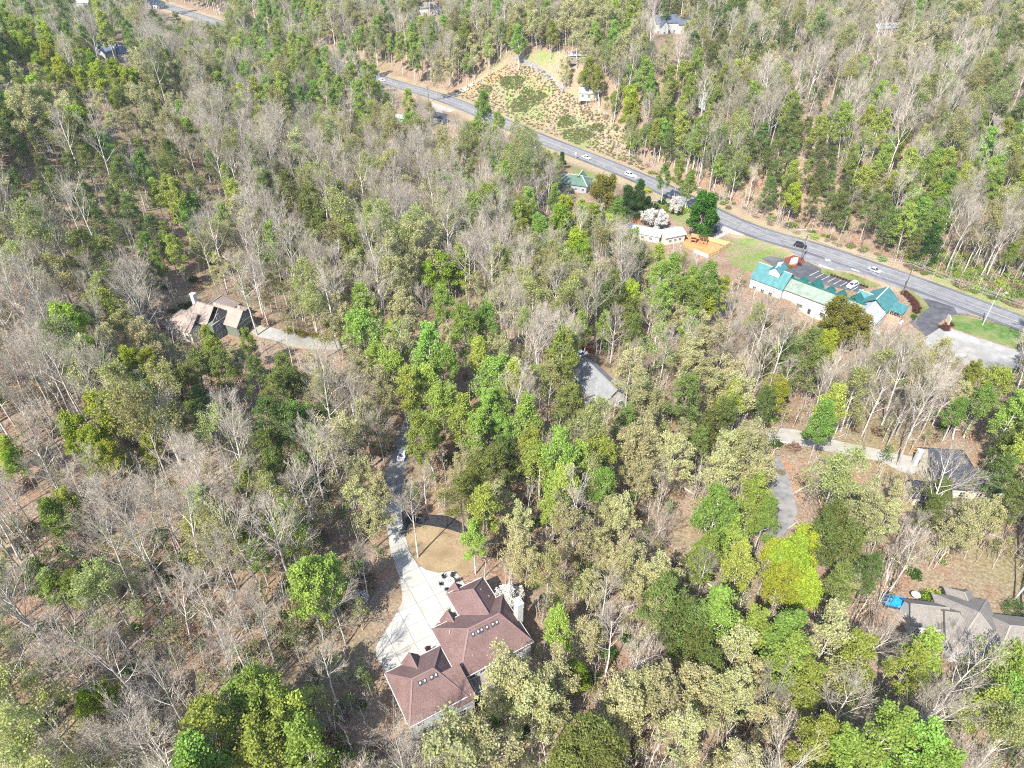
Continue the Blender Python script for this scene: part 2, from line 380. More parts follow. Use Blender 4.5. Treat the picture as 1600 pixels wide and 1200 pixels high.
def smooth_poly(pts, n=4):
    P = [np.array(p, float) for p in pts]; k = len(P); out = []
    for i in range(k):
        a, b, c, d = P[i-1], P[i], P[(i+1) % k], P[(i+2) % k]
        for j in range(n):
            t = j/n; out.append(.5*((2*b)+(-a+c)*t+(2*a-5*b+4*c-d)*t*t+(-a+3*b-3*c+d)*t**3))
    return [tuple(p) for p in out]
# ------------------------------------------------------------------ ground sheet
def ground_sheet():
    ny, nx = GZ.shape
    co = np.stack([_mx, _my, GZ], -1).reshape(-1, 3).astype(np.float32)
    idx = np.arange(ny*nx).reshape(ny, nx)
    q = np.stack([idx[:-1, :-1], idx[:-1, 1:], idx[1:, 1:], idx[1:, :-1]], -1).reshape(-1, 4)
    me = bpy.data.meshes.new("ground"); me.vertices.add(len(co)); me.vertices.foreach_set("co", co.ravel())
    me.loops.add(q.size); me.loops.foreach_set("vertex_index", q.ravel().astype(np.int32))
    me.polygons.add(len(q)); me.polygons.foreach_set("loop_start", np.arange(0, q.size, 4, dtype=np.int32)); me.polygons.foreach_set("loop_total", np.full(len(q), 4, np.int32))
    me.polygons.foreach_set("use_smooth", np.ones(len(q), bool))
    me.update(calc_edges=True)
    # what grows or lies where: r grass, g red clay, b dry broom grass
    x = co[:, 0].astype(float); y = co[:, 1].astype(float); z = co[:, 2].astype(float)
    cov = np.zeros((len(co), 4), np.float32); cov[:, 3] = 1
    u, v, d = proj(x, y, z); ok = d > 5
    rd = road_dist(x, y)
    side = np.zeros_like(rd)
    verge = (1-smooth(9, 15, rd)); cov[:, 2] = np.maximum(cov[:, 2], verge*.9); cov[:, 0] = np.maximum(cov[:, 0], (1-smooth(6, 10, rd))*.35)
    def paint(ch, poly, a=1.0, soft=0):
        k = ok & in_poly(u, v, poly); cov[k, ch] = np.maximum(cov[k, ch], a)
    bank = [(690,152),(745,125),(790,92),(850,75),(905,90),(925,130),(945,170),(990,210),(1010,275),(960,265),(830,205)]
    paint(2, bank, .6); paint(0, bank, .28)
    paint(0, [(765,130),(815,115),(860,135),(850,190),(800,180)], .55); paint(0, [(870,175),(910,185),(935,225),(900,235),(875,210)], .6)
    paint(1, [(715,150),(760,125),(800,98),(800,112),(770,130),(735,145)], .9); paint(1, [(830,110),(860,140),(850,150),(825,125)], .5)
    paint(0, [(795,98),(830,80),(870,78),(868,98),(830,104)], .6)
    paint(0, [(1120,372),(1175,372),(1235,395),(1195,420),(1165,425),(1140,410)], .6)
    paint(0, [(1000,310),(1080,325),(1080,350),(1060,355),(1040,330)], .7); paint(0, [(890,260),(950,275),(940,290),(900,275)], .7)
    paint(0, [(1430,410),(1600,440),(1600,500),(1480,455)], .6); paint(2, [(1430,390),(1600,420),(1600,500),(1480,455)], .5)
    paint(1, [(505,620),(525,625),(560,690),(590,700),(600,720),(575,730),(545,690)], .5)
    paint(1, [(500,1080),(560,1100),(570,1170),(520,1190),(490,1150)], .45); paint(1, [(600,1080),(640,1150),(620,1165),(595,1110)], .7)
    paint(1, [(1215,715),(1240,720),(1262,790),(1240,790)], .6); paint(1, [(1395,700),(1440,708),(1435,715),(1395,710)], .6)
    paint(2, [(1040,785),(1095,775),(1085,860),(1045,865)], .35); paint(2, [(310,440),(345,445),(330,470),(270,480)], .6)
    paint(2, [(740,1105),(790,1110),(770,1150),(700,1155)], .6); paint(1, [(590,940),(628,900),(628,945),(592,1000),(575,990)], .25)
    paint(1, [(0,200),(60,200),(70,330),(0,330)], .35); paint(1, [(1240,905),(1400,950),(1400,1060),(1300,1060)], .12)
    # ragged edges
    n = .5+.5*np.sin(x*.23+np.sin(y*.19)*2)*np.sin(y*.27+np.sin(x*.16)*2)
    for ch in range(3): cov[:, ch] *= (.55+.6*n).clip(0, 1)
    a = me.color_attributes.new("cover", 'FLOAT_COLOR', 'POINT'); a.data.foreach_set("color", cov.ravel())
    m, nt, b = new_mat('forest_floor'); N = nt.nodes; L = nt.links
    tc = N.new("ShaderNodeTexCoord")
    def noise(s, d=6, r=.6):
        k = N.new("ShaderNodeTexNoise"); k.inputs["Scale"].default_value = s; k.inputs["Detail"].default_value = d; k.inputs["Roughness"].default_value = r; L.new(tc.outputs["Object"], k.inputs["Vector"]); return k
    def ramp(src, stops):
        r = N.new("ShaderNodeValToRGB"); e = r.color_ramp.elements
        while len(e) < len(stops): e.new(.5)
        for k, (p, c) in zip(e, stops): k.position = p; k.color = (*c, 1)
        L.new(src.outputs["Fac"], r.inputs[0]); return r
    def mix(f, a_, b_):
        k = N.new("ShaderNodeMix"); k.data_type = 'RGBA'
        L.new(f, k.inputs[0]); L.new(a_, k.inputs[6]); L.new(b_, k.inputs[7]); return k.outputs[2]
    fine = noise(1.7, 8, .75); big = noise(.035, 5); mid = noise(.18, 6)
    lit = ramp(fine, [(.28, (.075, .052, .037)), (.42, (.165, .12, .084)), (.55, (.25, .19, .137)), (.68, (.37, .295, .225)), (.8, (.2, .14, .095))])
    red = ramp(fine, [(.3, (.09, .052, .034)), (.5, (.215, .135, .09)), (.7, (.34, .235, .165))])
    grn = ramp(fine, [(.3, (.06, .08, .025)), (.5, (.14, .16, .05)), (.7, (.26, .23, .11))])
    b1 = ramp(mid, [(.45, (0, 0, 0)), (.62, (1, 1, 1))]); b2 = ramp(big, [(.5, (0, 0, 0)), (.66, (1, 1, 1))])
    base = mix(b1.outputs[0], lit.outputs[0], red.outputs[0])
    mg = N.new("ShaderNodeMath"); mg.operation = 'MULTIPLY'; mg.inputs[1].default_value = .35; L.new(b2.outputs[0], mg.inputs[0])
    base = mix(mg.outputs[0], base, grn.outputs[0])
    va = N.new("ShaderNodeVertexColor"); va.layer_name = "cover"; sp = N.new("ShaderNodeSeparateColor"); L.new(va.outputs[0], sp.inputs[0])
    dry = ramp(fine, [(.3, (.17, .13, .08)), (.5, (.28, .22, .145)), (.7, (.39, .325, .23))])
    gr = ramp(fine, [(.3, (.06, .12, .022)), (.5, (.12, .20, .04)), (.7, (.22, .27, .085))])
    cl = ramp(fine, [(.3, (.22, .11, .055)), (.5, (.34, .18, .095)), (.7, (.45, .28, .17))])
    def wob(o):
        k = N.new("ShaderNodeMath"); k.operation = 'MULTIPLY_ADD'; k.inputs[1].default_value = 1.7; L.new(o, k.inputs[0])
        s = N.new("ShaderNodeMath"); s.operation = 'MULTIPLY_ADD'; s.inputs[1].default_value = 1.6; s.inputs[2].default_value = -1.15; L.new(mid.outputs["Fac"], s.inputs[0])
        L.new(s.outputs[0], k.inputs[2])
        mz = N.new("ShaderNodeMath"); mz.operation = 'MULTIPLY'; mz.use_clamp = True; L.new(k.outputs[0], mz.inputs[0])
        st = N.new("ShaderNodeMath"); st.operation = 'GREATER_THAN'; st.inputs[1].default_value = .02; L.new(o, st.inputs[0]); L.new(st.outputs[0], mz.inputs[1]); return mz.outputs[0]
    base = mix(wob(sp.outputs[2]), base, dry.outputs[0]); base = mix(wob(sp.outputs[0]), base, gr.outputs[0]); base = mix(wob(sp.outputs[1]), base, cl.outputs[0])
    L.new(base, b.inputs["Base Color"]); b.inputs["Roughness"].default_value = 1; b.inputs["Specular IOR Level"].default_value = .05
    bp = N.new("ShaderNodeBump"); bp.inputs["Strength"].default_value = .7; bp.inputs["Distance"].default_value = .25; L.new(fine.outputs["Fac"], bp.inputs["Height"]); L.new(bp.outputs[0], b.inputs["Normal"])
    return struct(obj("ground", me, m))
ground_sheet()

# ------------------------------------------------------------------ highway
RD = np.gradient(ROAD, axis=0); RD /= np.linalg.norm(RD, axis=1)[:, None]; RN = np.stack([-RD[:, 1], RD[:, 0]], 1)     # normal points to the near (camera) side
def strip(name, o0, o1, mat, dz, parent=None, i0=0, i1=None, thick=0.1):
    i1 = len(ROAD) if i1 is None else i1; m = MB()
    a = ROAD[i0:i1]+RN[i0:i1]*(np.asarray(o0).reshape(-1, 1) if hasattr(o0, '__len__') else o0); b = ROAD[i0:i1]+RN[i0:i1]*(np.asarray(o1).reshape(-1, 1) if hasattr(o1, '__len__') else o1)
    za = ROAD_Z+dz; n = len(a)
    for p, q in zip(a, b): m.v += [(p[0], p[1], za), (q[0], q[1], za), (p[0], p[1], za-thick), (q[0], q[1], za-thick)]
    for i in range(n-1):
        k = 4*i; m.f += [(k, k+1, k+5, k+4), (k+2, k, k+4, k+6), (k+1, k+3, k+7, k+5)]
    me = m.mesh(name); recalc(me)
    return obj(name, me, mat, parent)
hw = struct(strip("highway", -5.6, 5.6, M['asphalt'], .12, thick=.3))
strip("lane_surface", -3.45, -.25, M['lane'], .135, hw, thick=.015); strip("lane_surface", .25, 3.3, M['lane'], .135, hw, thick=.015)
strip("edge_line", -3.82, -3.67, M['paint'], .14, hw, thick=.02); strip("edge_line", 3.6, 3.75, M['paint'], .14, hw, thick=.02)
strip("centre_line", -.20, -.06, M['yellow'], .14, hw, thick=.02); strip("centre_line", .06, .20, M['yellow'], .14, hw, thick=.02)
# widened apron and turn lane in front of the restaurant
_apron = [(1215,372),(1250,384),(1300,405),(1352,424),(1400,442),(1440,458),(1490,478),(1520,489),(1512,492),(1497,491),(1480,494),(1455,482),(1440,466),(1415,455),(1370,437),(1330,424),(1295,420),(1262,408),(1240,396)]
struct(sheet("turn_lane", gp(_apron), M['lane'], .06, 2.0))
def patch(name, px, mat, dz, parent=None, step=3.0): return sheet(name, gp(px), mat, dz, step, parent, skirt=.03)
for a in ([(1288,404),(1297,406),(1299,409),(1290,408)], [(1329,419),(1341,423),(1343,425),(1331,422)]):
    patch("turn_arrow", a, M['paint'], .16, hw)
patch("lane_marking", [(1278,415),(1281,413.5),(1304,421.5),(1302,423)], M['paint'], .17, hw)
# driveways and side roads off the highway
struct(sheet("gravel_lane", gp([(688,150),(706,147),(722,138),(738,129),(742,131),(726,143),(712,151),(700,156)]), M['gravel'], .08, 3))
struct(sheet("gravel_pulloff", gp([(668,158),(712,172),(702,176),(690,172),(694,180),(684,184),(680,172)]), M['gravel'], .08, 3))
struct(sheet("gravel_apron", gp([(1118,345),(1140,357),(1165,366),(1160,369),(1140,364),(1118,375),(1112,377),(1120,362)]), M['gravel'], .09, 2))
struct(sheet("pale_path", gp([(1006,318),(1020,312),(1035,314),(1050,318),(1050,321),(1030,318),(1018,321),(1012,324)]), M['gravel'], .1, 2))

# ------------------------------------------------------------------ restaurant lot
struct(sheet("parking_lot", gp([(1190,404),(1203,400),(1240,407),(1262,409),(1284,421),(1300,426),(1352,448),(1345,458),(1300,448),(1262,440),(1215,421)]), M['lot'], .07, 2))
struct(sheet("exit_lane", gp([(1440,466),(1452,481),(1425,500),(1420,504),(1449,527),(1470,514),(1466,506),(1478,496),(1497,491),(1490,480),(1460,470)]), M['lot'], .08, 2))
struct(sheet("concrete_lot", gp([(1436,533),(1468,513),(1486,514),(1520,526),(1600,551),(1660,570),(1660,592),(1600,580),(1515,572),(1470,552)]), M['oldconc'], .09, 2.5))
gl = struct(sheet("grass_verge", gp([(1478,500),(1486,494),(1500,493),(1560,507),(1600,519),(1660,538),(1660,566),(1600,549),(1520,523),(1487,512),(1480,508)]), M['greengrass'], .12, 2))
struct(sheet("grass_island", gp([(1283,421),(1300,421),(1330,428),(1358,438),(1376,446),(1366,449),(1345,446),(1318,437),(1292,430),(1282,426)]), M['grass'], .14, 1.5))
struct(sheet("grass_corner", gp([(1408,452),(1425,454),(1443,468),(1452,481),(1440,490),(1428,497),(1420,495),(1430,480),(1424,466)]), M['grass'], .12, 1.5))
struct(sheet("mulch_bed", gp([(1226,404),(1240,399),(1256,404),(1258,410),(1246,416),(1238,420),(1228,414)]), M['redmulch'], .12, 1.5))
for i in range(9):      # painted stall lines
    t = i/8; a = (1280+t*69, 423.5+t*28.5); b = (1265+t*75, 431+t*26.5)
    pa, pb = np.array(G(*a)), np.array(G(*b)); d = (pb-pa)/np.linalg.norm(pb-pa); n = np.array([-d[1], d[0]])*.12
    sheet("stall_line", [tuple(pa-n), tuple(pa+n), tuple(pb+n), tuple(pb-n)], M['paint'], .10, 4, bpy.data.objects["parking_lot"], skirt=.02)

# ------------------------------------------------------------------ the yard of the brown-roofed house
HOUSE_O = np.array([-13.6, 71.5]); HA = math.radians(29.8); H1 = np.array([math.cos(HA), math.sin(HA)]); H2 = np.array([math.sin(HA), -math.cos(HA)])
def hw_(p, q): return tuple(HOUSE_O+H1*p+H2*q)                       # p along the house, q towards the camera
def to_pq(x, y): d = np.array([x, y])-HOUSE_O; return float(d@H1), float(d@H2)
drive_px = [(597.5,782),(601.7,810),(606,835),(610,860),(616,880),(625,904),(629,932),(628,942),(614,968),(593,1000),(587,1012),(588,1026),(604,1052),
            (640,1042),(680,1020),(690,1000),(716,975),(729,950),(712,938),(728,919),(722,905),(710,892),(686,895.5),(666,891),(651,880),(640,862),(633,837),(628,813),(627.5,782)]
drive_w = gp(drive_px)
def clip_cell(poly, a0, a1, b0, b1):
    def cut(P, f):
        out = []
        for i in range(len(P)):
            p, q = P[i-1], P[i]; fp, fq = f(p), f(q)
            if fp >= 0 and fq >= 0: out.append(q)
            elif fp >= 0 > fq: t = fp/(fp-fq); out.append((p[0]+(q[0]-p[0])*t, p[1]+(q[1]-p[1])*t))
            elif fp < 0 <= fq: t = fp/(fp-fq); out.append((p[0]+(q[0]-p[0])*t, p[1]+(q[1]-p[1])*t)); out.append(q)
        return out
    for f in (lambda p: p[0]-a0, lambda p: a1-p[0], lambda p: p[1]-b0, lambda p: b1-p[1]):
        if not poly: return []
        poly = cut(poly, f)
    return poly
def area(P): return .5*sum(P[i-1][0]*P[i][1]-P[i][0]*P[i-1][1] for i in range(len(P)))
drv = struct(sheet("driveway", drive_w, mat_plain('slab_joint_sand', (.20, .18, .15), .95, .1), .03, 1.5))
# apron: grid of slabs square to the house; upper drive: slabs across it
pq = [to_pq(*p) for p in drive_w]; st = 3.75; gap = .035
_slabs = []
for i in range(-9, 7):
    for j in range(-13, 6):
        c = clip_cell(pq, i*st+gap+.6, (i+1)*st-gap+.6, j*st+gap+1.2, (j+1)*st-gap+1.2)
        if len(c) >= 3 and abs(area(c)) > .4: _slabs.append([hw_(*p) for p in c])
_shades = [mat_noise('pale_concrete_%s' % n, tuple(c*k for c in (.35, .342, .315)), tuple(c*k for c in (.43, .42, .39)), .5, .9, c3=tuple(c*k for c in w), scale2=.16)
           for n, k, w in (('a', 1.0, (.42, .39, .33)), ('b', .93, (.39, .365, .31)), ('c', 1.04, (.40, .395, .375)))]
for k, P in enumerate(_slabs):
    o = sheet("slab", P, random.choice(_shades), .085, 1.5, drv, skirt=.05)
lawn_px = [(634,838),(638,819),(660,820),(687,824),(717,832),(727,842),(738,862),(742,882),(734,893),(722,900),(710,890),(686,893.5),(666,889),(652,878),(642,862)]
struct(sheet("lawn", smooth_poly(gp(lawn_px), 3), M['dormant'], .05, 1.5))
struct(sheet("flower_bed", smooth_poly(gp([(630,797),(642,801),(668,804),(700,807),(722,818),(730,828),(721,833),(700,827),(668,821),(642,817),(634,830),(629,812)]), 3), M['mulch'], .10, 1.5))
struct(sheet("garden_path", gp([(729,1113),(742,1101),(747,1094),(750,1098),(750,1107),(742,1118),(728,1128),(722,1122)]), M['brick'], .08, 2))
struct(sheet("planter_bed", [hw_(-3.3,3.3), hw_(-.1,3.3), hw_(-.1,1.7), hw_(-3.3,1.9)], M['redmulch'], .14, 3))
struct(sheet("asphalt_drive", gp([(597,783),(601,760),(603,740),(610,718),(619,690),(628,664),(638,640),(660,640),(652,664),(645,690),(640,706),(634,735),(629,765),(628,783)]), M['oldasphalt'], .07, 2))
struct(sheet("side_street", gp([(1208,715),(1217,712),(1228,735),(1240,770),(1246,800),(1238,822),(1222,838),(1205,850),(1190,842),(1196,815),(1204,780),(1206,745)]), M['oldasphalt'], .09, 2))
struct(sheet("concrete_drive", gp([(1195,672),(1210,668),(1240,671),(1300,687),(1350,698),(1400,709),(1437,716),(1444,728),(1425,742),(1405,736),(1380,722),(1330,712),(1280,702),(1225,692),(1200,690)]), M['concrete'], .09, 2))
struct(sheet("house_drive", gp([(388,516),(401,508),(440,517),(500,527),(545,534),(545,548),(500,546),(450,540),(405,527)]), M['concrete'], .10, 2))
struct(sheet("hilltop_drive", gp([(796,92),(810,88),(835,100),(860,118),(885,140),(881,143),(856,123),(832,106),(808,94)]), M['oldasphalt'], .15, 3))
struct(sheet("playground_mulch", gp([(1062,368),(1087,371),(1130,386),(1104,400),(1085,394),(1070,386)]), M['clay'], .09, 2))
# ------------------------------------------------------------------ building kit
def roof_block(parent, x0, x1, y0, y1, ze, zr, mat, axis='x', runs=(None, None), oh=.45, cap=None, off=0.0, name='roof', th=.16, zend=None):
    """pitched roof over a rectangle. runs: hip run at each end of the ridge (0 = gable end, None = 45-degree hip)."""
    if axis == 'y':
        f = lambda p: (p[1], p[0], p[2]); a0, a1, b0, b1 = y0, y1, x0, x1
    else:
        f = lambda p: p; a0, a1, b0, b1 = x0, x1, y0, y1
    A0, A1, B0, B1 = a0-oh, a1+oh, b0-oh, b1+oh; bm_ = (b0+b1)/2+off; half = (b1-b0)/2
    slope = (zr-ze)/half; zo = ze-slope*oh*.6
    r0, r1 = [half if r is None else r for r in runs]
    R0 = (A0 if r0 == 0 else a0+r0, bm_, zr); R1 = (A1 if r1 == 0 else a1-r1, bm_, zr)
    E = [(A0, B0, zo), (A1, B0, zo), (A1, B1, zo), (A0, B1, zo)]
    m = MB(); dn = lambda p: (p[0], p[1], p[2]-th)
    def slab(*P):
        P = [f(p) for p in P]; Q = [dn(p) for p in P]; n = len(P); k = len(m.v); m.v += P+Q
        m.f.append(tuple(range(k, k+n))); m.f.append(tuple(range(k+2*n-1, k+n-1, -1)))
        for i in range(n): j = (i+1) % n; m.f.append((k+i, k+n+i, k+n+j, k+j))
    slab(E[0], E[1], R1, R0); slab(E[2], E[3], R0, R1)
    if r0: slab(E[3], E[0], R0)
    if r1: slab(E[1], E[2], R1)
    me = m.mesh(name); recalc(me); o = obj(name, me, mat, parent)
    if cap is not None:
        lines = [(R0, R1)]+([(E[0], R0), (E[3], R0)] if r0 else [])+([(E[1], R1), (E[2], R1)] if r1 else [])
        for a, b in lines:
            c = MB(); up_ = np.array([0, 0, .03]); c.bar(np.array(f(a))+up_, np.array(f(b))+up_, .30, .07); c.build('ridge_cap', cap, o)
    return o
def gutter(parent, x0, x1, y0, y1, z, mat, oh=.47):
    X0, X1, Y0, Y1 = x0-oh, x1+oh, y0-oh, y1+oh
    for a, b in (((X0, Y0), (X1, Y0)), ((X1, Y0), (X1, Y1)), ((X1, Y1), (X0, Y1)), ((X0, Y1), (X0, Y0))):
        MB().bar((a[0], a[1], z), (b[0], b[1], z), .13, .17).build('gutter', mat, parent)
def walls(parent, x0, x1, y0, y1, z0, ze, mat, gable=None, zr=None, off=0.0, name='wall'):
    m = MB().box(x0, x1, y0, y1, z0, ze)
    if gable:
        for g in gable:
            if g in ('x0', 'x1'):
                x = x0+.01 if g == 'x0' else x1-.21; ym = (y0+y1)/2+off
                n = len(m.v); m.v += [(x, y0, ze-.01), (x, y1, ze-.01), (x, ym, zr-.2), (x+.2, y0, ze-.01), (x+.2, y1, ze-.01), (x+.2, ym, zr-.2)]
            else:
                y = y0+.01 if g == 'y0' else y1-.21; xm = (x0+x1)/2+off
                n = len(m.v); m.v += [(x0, y, ze-.01), (x1, y, ze-.01), (xm, y, zr-.2), (x0, y+.2, ze-.01), (x1, y+.2, ze-.01), (xm, y+.2, zr-.2)]
            m.f += [(n, n+1, n+2), (n+5, n+4, n+3), (n, n+3, n+4, n+1), (n+1, n+4, n+5, n+2), (n+2, n+5, n+3, n)]
    me = m.mesh(name); recalc(me); return obj(name, me, mat, parent)
def window(parent, wall, at_, c, z, w=1.0, h=1.4, frame=None, pane=None, name='window', mull=True):
    """wall: which way it faces (x0 x1 y0 y1); at_: that wall's coordinate; c: centre along the wall"""
    s = -1 if wall[1] == '0' else 1
    def bx(u0, u1, z0, z1, d0, d1):
        a, b = sorted((at_+s*d0, at_+s*d1))
        return (a, b, u0, u1, z0, z1) if wall[0] == 'x' else (u0, u1, a, b, z0, z1)
    m = MB(); t = .11
    for q in ((c-w/2-t, c-w/2, z-t, z+h+t), (c+w/2, c+w/2+t, z-t, z+h+t), (c-w/2, c+w/2, z-t, z), (c-w/2, c+w/2, z+h, z+h+t)): m.box(*bx(*q, .0, .09))
    if mull: m.box(*bx(c-.03, c+.03, z, z+h, .0, .07)); m.box(*bx(c-w/2, c+w/2, z+h*.5-.03, z+h*.5+.03, 0, .06))
    o = m.build(name, frame or M['trim'], parent)
    MB().box(*bx(c-w/2, c+w/2, z, z+h, .005, .035)).build('pane', pane or M['glass'], o); return o
def chimney(parent, x, y, z0, z1, w=1.1, d=.9, mat=None):
    c = MB().box(x-w/2, x+w/2, y-d/2, y+d/2, z0, z1).build('chimney', mat or M['white'], parent)
    MB().box(x-w/2-.1, x+w/2+.1, y-d/2-.1, y+d/2+.1, z1+.002, z1+.12).build('chimney_cap', M['trim'], c)
    m = MB().tube([(x, y, z1+.12), (x, y, z1+.4)], [.2, .2], 10); m.tube([(x, y, z1+.4), (x, y, z1+.48)], [.3, .12], 10); m.build('flue', M['steel'], c)
    return c
def small_gable(parent, x, y0, y1, w, zb, ze, zr, roofm, wallm, cap=None, win=True):
    """dormer or porch gable facing +y (y1 the front), its ridge running along y"""
    d = MB().box(x-w/2, x+w/2, min(y0, y1), max(y0, y1), zb, ze).build('dormer', wallm, parent)
    m = MB(); n = 0; yf = y1; m.v += [(x-w/2, yf-.02, ze), (x+w/2, yf-.02, ze), (x, yf-.02, zr-.12), (x-w/2, yf-.2, ze), (x+w/2, yf-.2, ze), (x, yf-.2, zr-.12)]
    m.f += [(0, 1, 2), (5, 4, 3), (0, 3, 4, 1), (1, 4, 5, 2), (2, 5, 3, 0)]; me = m.mesh('gable_wall'); recalc(me); obj('gable_wall', me, wallm, d)
    roof_block(d, x-w/2, x+w/2, min(y0, y1), max(y0, y1), ze, zr, roofm, 'y', (0, 0), .25, cap, name='dormer_roof', th=.1)
    if win: window(d, 'y1', y1, x, ze-.9, .7, .8)
    return d

# ------------------------------------------------------------------ rosy-brown hip-roofed house with a garage wing
def main_house():
    t = thing('brown_roof_house', 'large white house with rosy brown hip roofs beside the concrete driveway', 'house', (*HOUSE_O, 0.0), HA)
    W, R, C = M['white'], M['shingle_red'], M['cap_red']
    # main block, front wing, garage wing, link
    walls(t, 0, 13.4, -10.2, 0, -.6, 5.6, W); roof_block(t, 0, 13.4, -10.2, 0, 5.6, 9.3, R, 'x', (4.2, 3.2), cap=C); gutter(t, 0, 13.4, -10.2, 0, 5.33, M['trim'])
    walls(t, 5.4, 12.2, .02, 5.3, -.4, 5.5, W); roof_block(t, 5.4, 12.2, -3.4, 5.3, 5.45, 8.5, R, 'y', (0, 3.2), cap=C); gutter(t, 5.4, 12.2, .5, 5.3, 5.2, M['trim'])
    walls(t, -10.3, -.9, -13.2, -3.6, -1.4, 5.4, W); roof_block(t, -10.3, -.9, -13.2, -3.6, 5.45, 8.8, R, 'x', (2.6, 3.0), cap=C); gutter(t, -10.3, -.9, -13.2, -3.6, 5.2, M['trim'])
    walls(t, -3.2, .6, -13.9, -10.5, -1.2, 4.9, W, name='stair_wall')
    m = MB(); P = [(-3.2, -14.3, 4.75), (.9, -14.3, 4.75), (.3, -9.2, 7.9), (-2.9, -9.2, 7.9)]; m.prism([p[:2] for p in P], [p[2]-.15 for p in P], [p[2] for p in P]); recalc_o = m.build('lower_roof', R, t); recalc(recalc_o.data)
    walls(t, -.88, -.02, -9.6, -4.3, -.4, 3.2, W, name='link_wall'); m = MB().prism([(-.85, -9.6), (-.06, -9.6), (-.06, -4.3), (-.85, -4.3)], [3.2]*4, [3.5, 4.4, 4.4, 3.5]); recalc(m.build('link_roof', R, t).data)
    for z in (.7, 3.2): window(t, 'x0', 0, -2.1, z, .9, 1.3)
    window(t, 'x0', 0, -10.0+.9, 3.6, .8, 1.2)
    # gables over the front doors, facing the drive
    small_gable(t, 3.3, -2.2, 1.7, 2.6, .0, 4.6, 6.3, R, W, C); small_gable(t, 1.1, -1.5, .9, 2.0, 0, 4.0, 5.2, R, W, C, False)
    small_gable(t, 7.1, 3.6, 6.6, 2.7, 0, 4.4, 6.0, R, W, C)
    small_gable(t, -6.0, -6.6, -3.1, 2.7, 4.9, 5.6, 7.3, R, W, C)
    # low porch roof along the front
    m = MB().prism([(.1, .05), (5.2, .05), (5.2, 1.6), (.1, 1.6)], [3.2, 3.2, 2.8, 2.8], [3.4, 3.4, 3.0, 3.0]); m.build('porch_roof', R, t)
    for x in (.3, 2.1, 4.9): MB().box(x-.1, x+.1, 1.35, 1.55, 0, 2.85).build('porch_post', M['trim'], t)
    d = window(t, 'y1', 0, 3.3, .1, 1.1, 2.1, name='front_door', pane=M['door'], mull=False)
    for x, z in ((6.6, 3.3), (8.8, 3.3), (10.9, 3.3), (8.8, .9), (10.9, .9)): window(t, 'y1', 5.3, x, z)
    for x in (-8.6, -5.6, -2.6): # garage doors to the apron
        g = window(t, 'y1', -3.6, x, 0.05, 2.5, 2.2, name='garage_door', pane=M['trim'], mull=False)
        for k in range(1, 4): MB().box(x-1.25, x+1.25, -3.56, -3.545, .05+k*.55-.02, .05+k*.55+.02).build('panel_joint', M['greywall'], g)
    # wall towards the camera: two rows of windows on the garage wing, glazed doors on the main block
    for x in (-5.9, -4.7, -3.5): window(t, 'y0', -13.2, x, 4.0, .75, .9)
    for x, z in ((-8.9, 3.3), (-9.0, .2), (-7.2, .1), (-4.6, .6), (-3.9, .6)): window(t, 'y0', -13.2, x, z, .8, 1.3)
    window(t, 'y0', -13.9, -1.6, .2, 1.1, 2.1, name='back_door', pane=M['door'])
    for x in (2.2, 4.1, 6.4, 8.7, 11.2):
        for z in (.5, 3.4): window(t, 'y0', -10.2, x, z, 1.0, 1.5)
    for y in (-11.6, -8.4, -5.2): window(t, 'x0', -10.3, y, 3.0, .9, 1.3)
    for y in (-8.5, -2.0):
        for z in (.7, 3.3): window(t, 'x1', 13.4, y, z, 1.0, 1.4)
    chimney(t, 14.0, -5.2, -.4, 10.2, 1.1, 1.5)
    # deck with railing behind the main block
    dk = MB().box(1.4, 5.6, -13.2, -10.25, 2.4, 2.6).build('deck', M['oldwood'], t)
    for x in (1.5, 3.5, 5.5): MB().box(x-.09, x+.09, -13.15, -12.97, -1, 3.6).build('deck_post', M['oldwood'], t)
    MB().bar((1.4, -13.1, 3.55), (5.6, -13.1, 3.55), .1).build('handrail', M['trim'], t); MB().bar((1.45, -13.1, 3.55), (1.45, -10.3, 3.55), .1).build('handrail', M['trim'], t)
    for k in range(14): MB().bar((1.5+k*.3, -13.1, 2.6), (1.5+k*.3, -13.1, 3.5), .05).build('baluster', M['trim'], t)
    # roof vents: round white caps on square flashings, along the back slope
    def vent(x, y, z0, sl):
        f = MB(); P = [(x-.32, y-.32), (x+.32, y-.32), (x+.32, y+.32), (x-.32, y+.32)]; zz = [z0+sl*(p[1]-y)+.05 for p in P]; f.prism(P, [z-.05 for z in zz], [z+.04 for z in zz])
        o = f.build('roof_vent', M['shingle_dark'], t); MB().tube([(x, y, z0+.05), (x, y, z0+.3), (x, y, z0+.34)], [.17, .18, .1], 10).build('vent_cap', M['trim'], o)
    sl = 3.7/5.1
    for x in (4.6, 5.6, 6.25, 7.3, 8.4, 9.2): vent(x, -6.05, 9.3-sl*.95, sl)
    sl = 3.35/4.8
    for x in (-6.7, -5.9, -4.7, -3.9): vent(x, -9.35, 8.8-sl*.95, sl)
    for x, y, z in ((1.6, -3.0, 7.6), (3.2, -8.6, 6.9), (10.4, 2.2, 7.0), (11.2, .6, 6.5)): MB().tube([(x, y, z-.6), (x, y, z+.35)], [.06, .06], 8).build('vent_pipe', M['trim'], t)
    # downpipes
    for x, y in ((-10.4, -13.3), (-10.4, -3.5), (-.05, -.1), (13.5, -10.3)): MB().bar((x, y, -.8), (x, y, 5.2), .1).build('downpipe', M['trim'], t)
    return t
main_house()

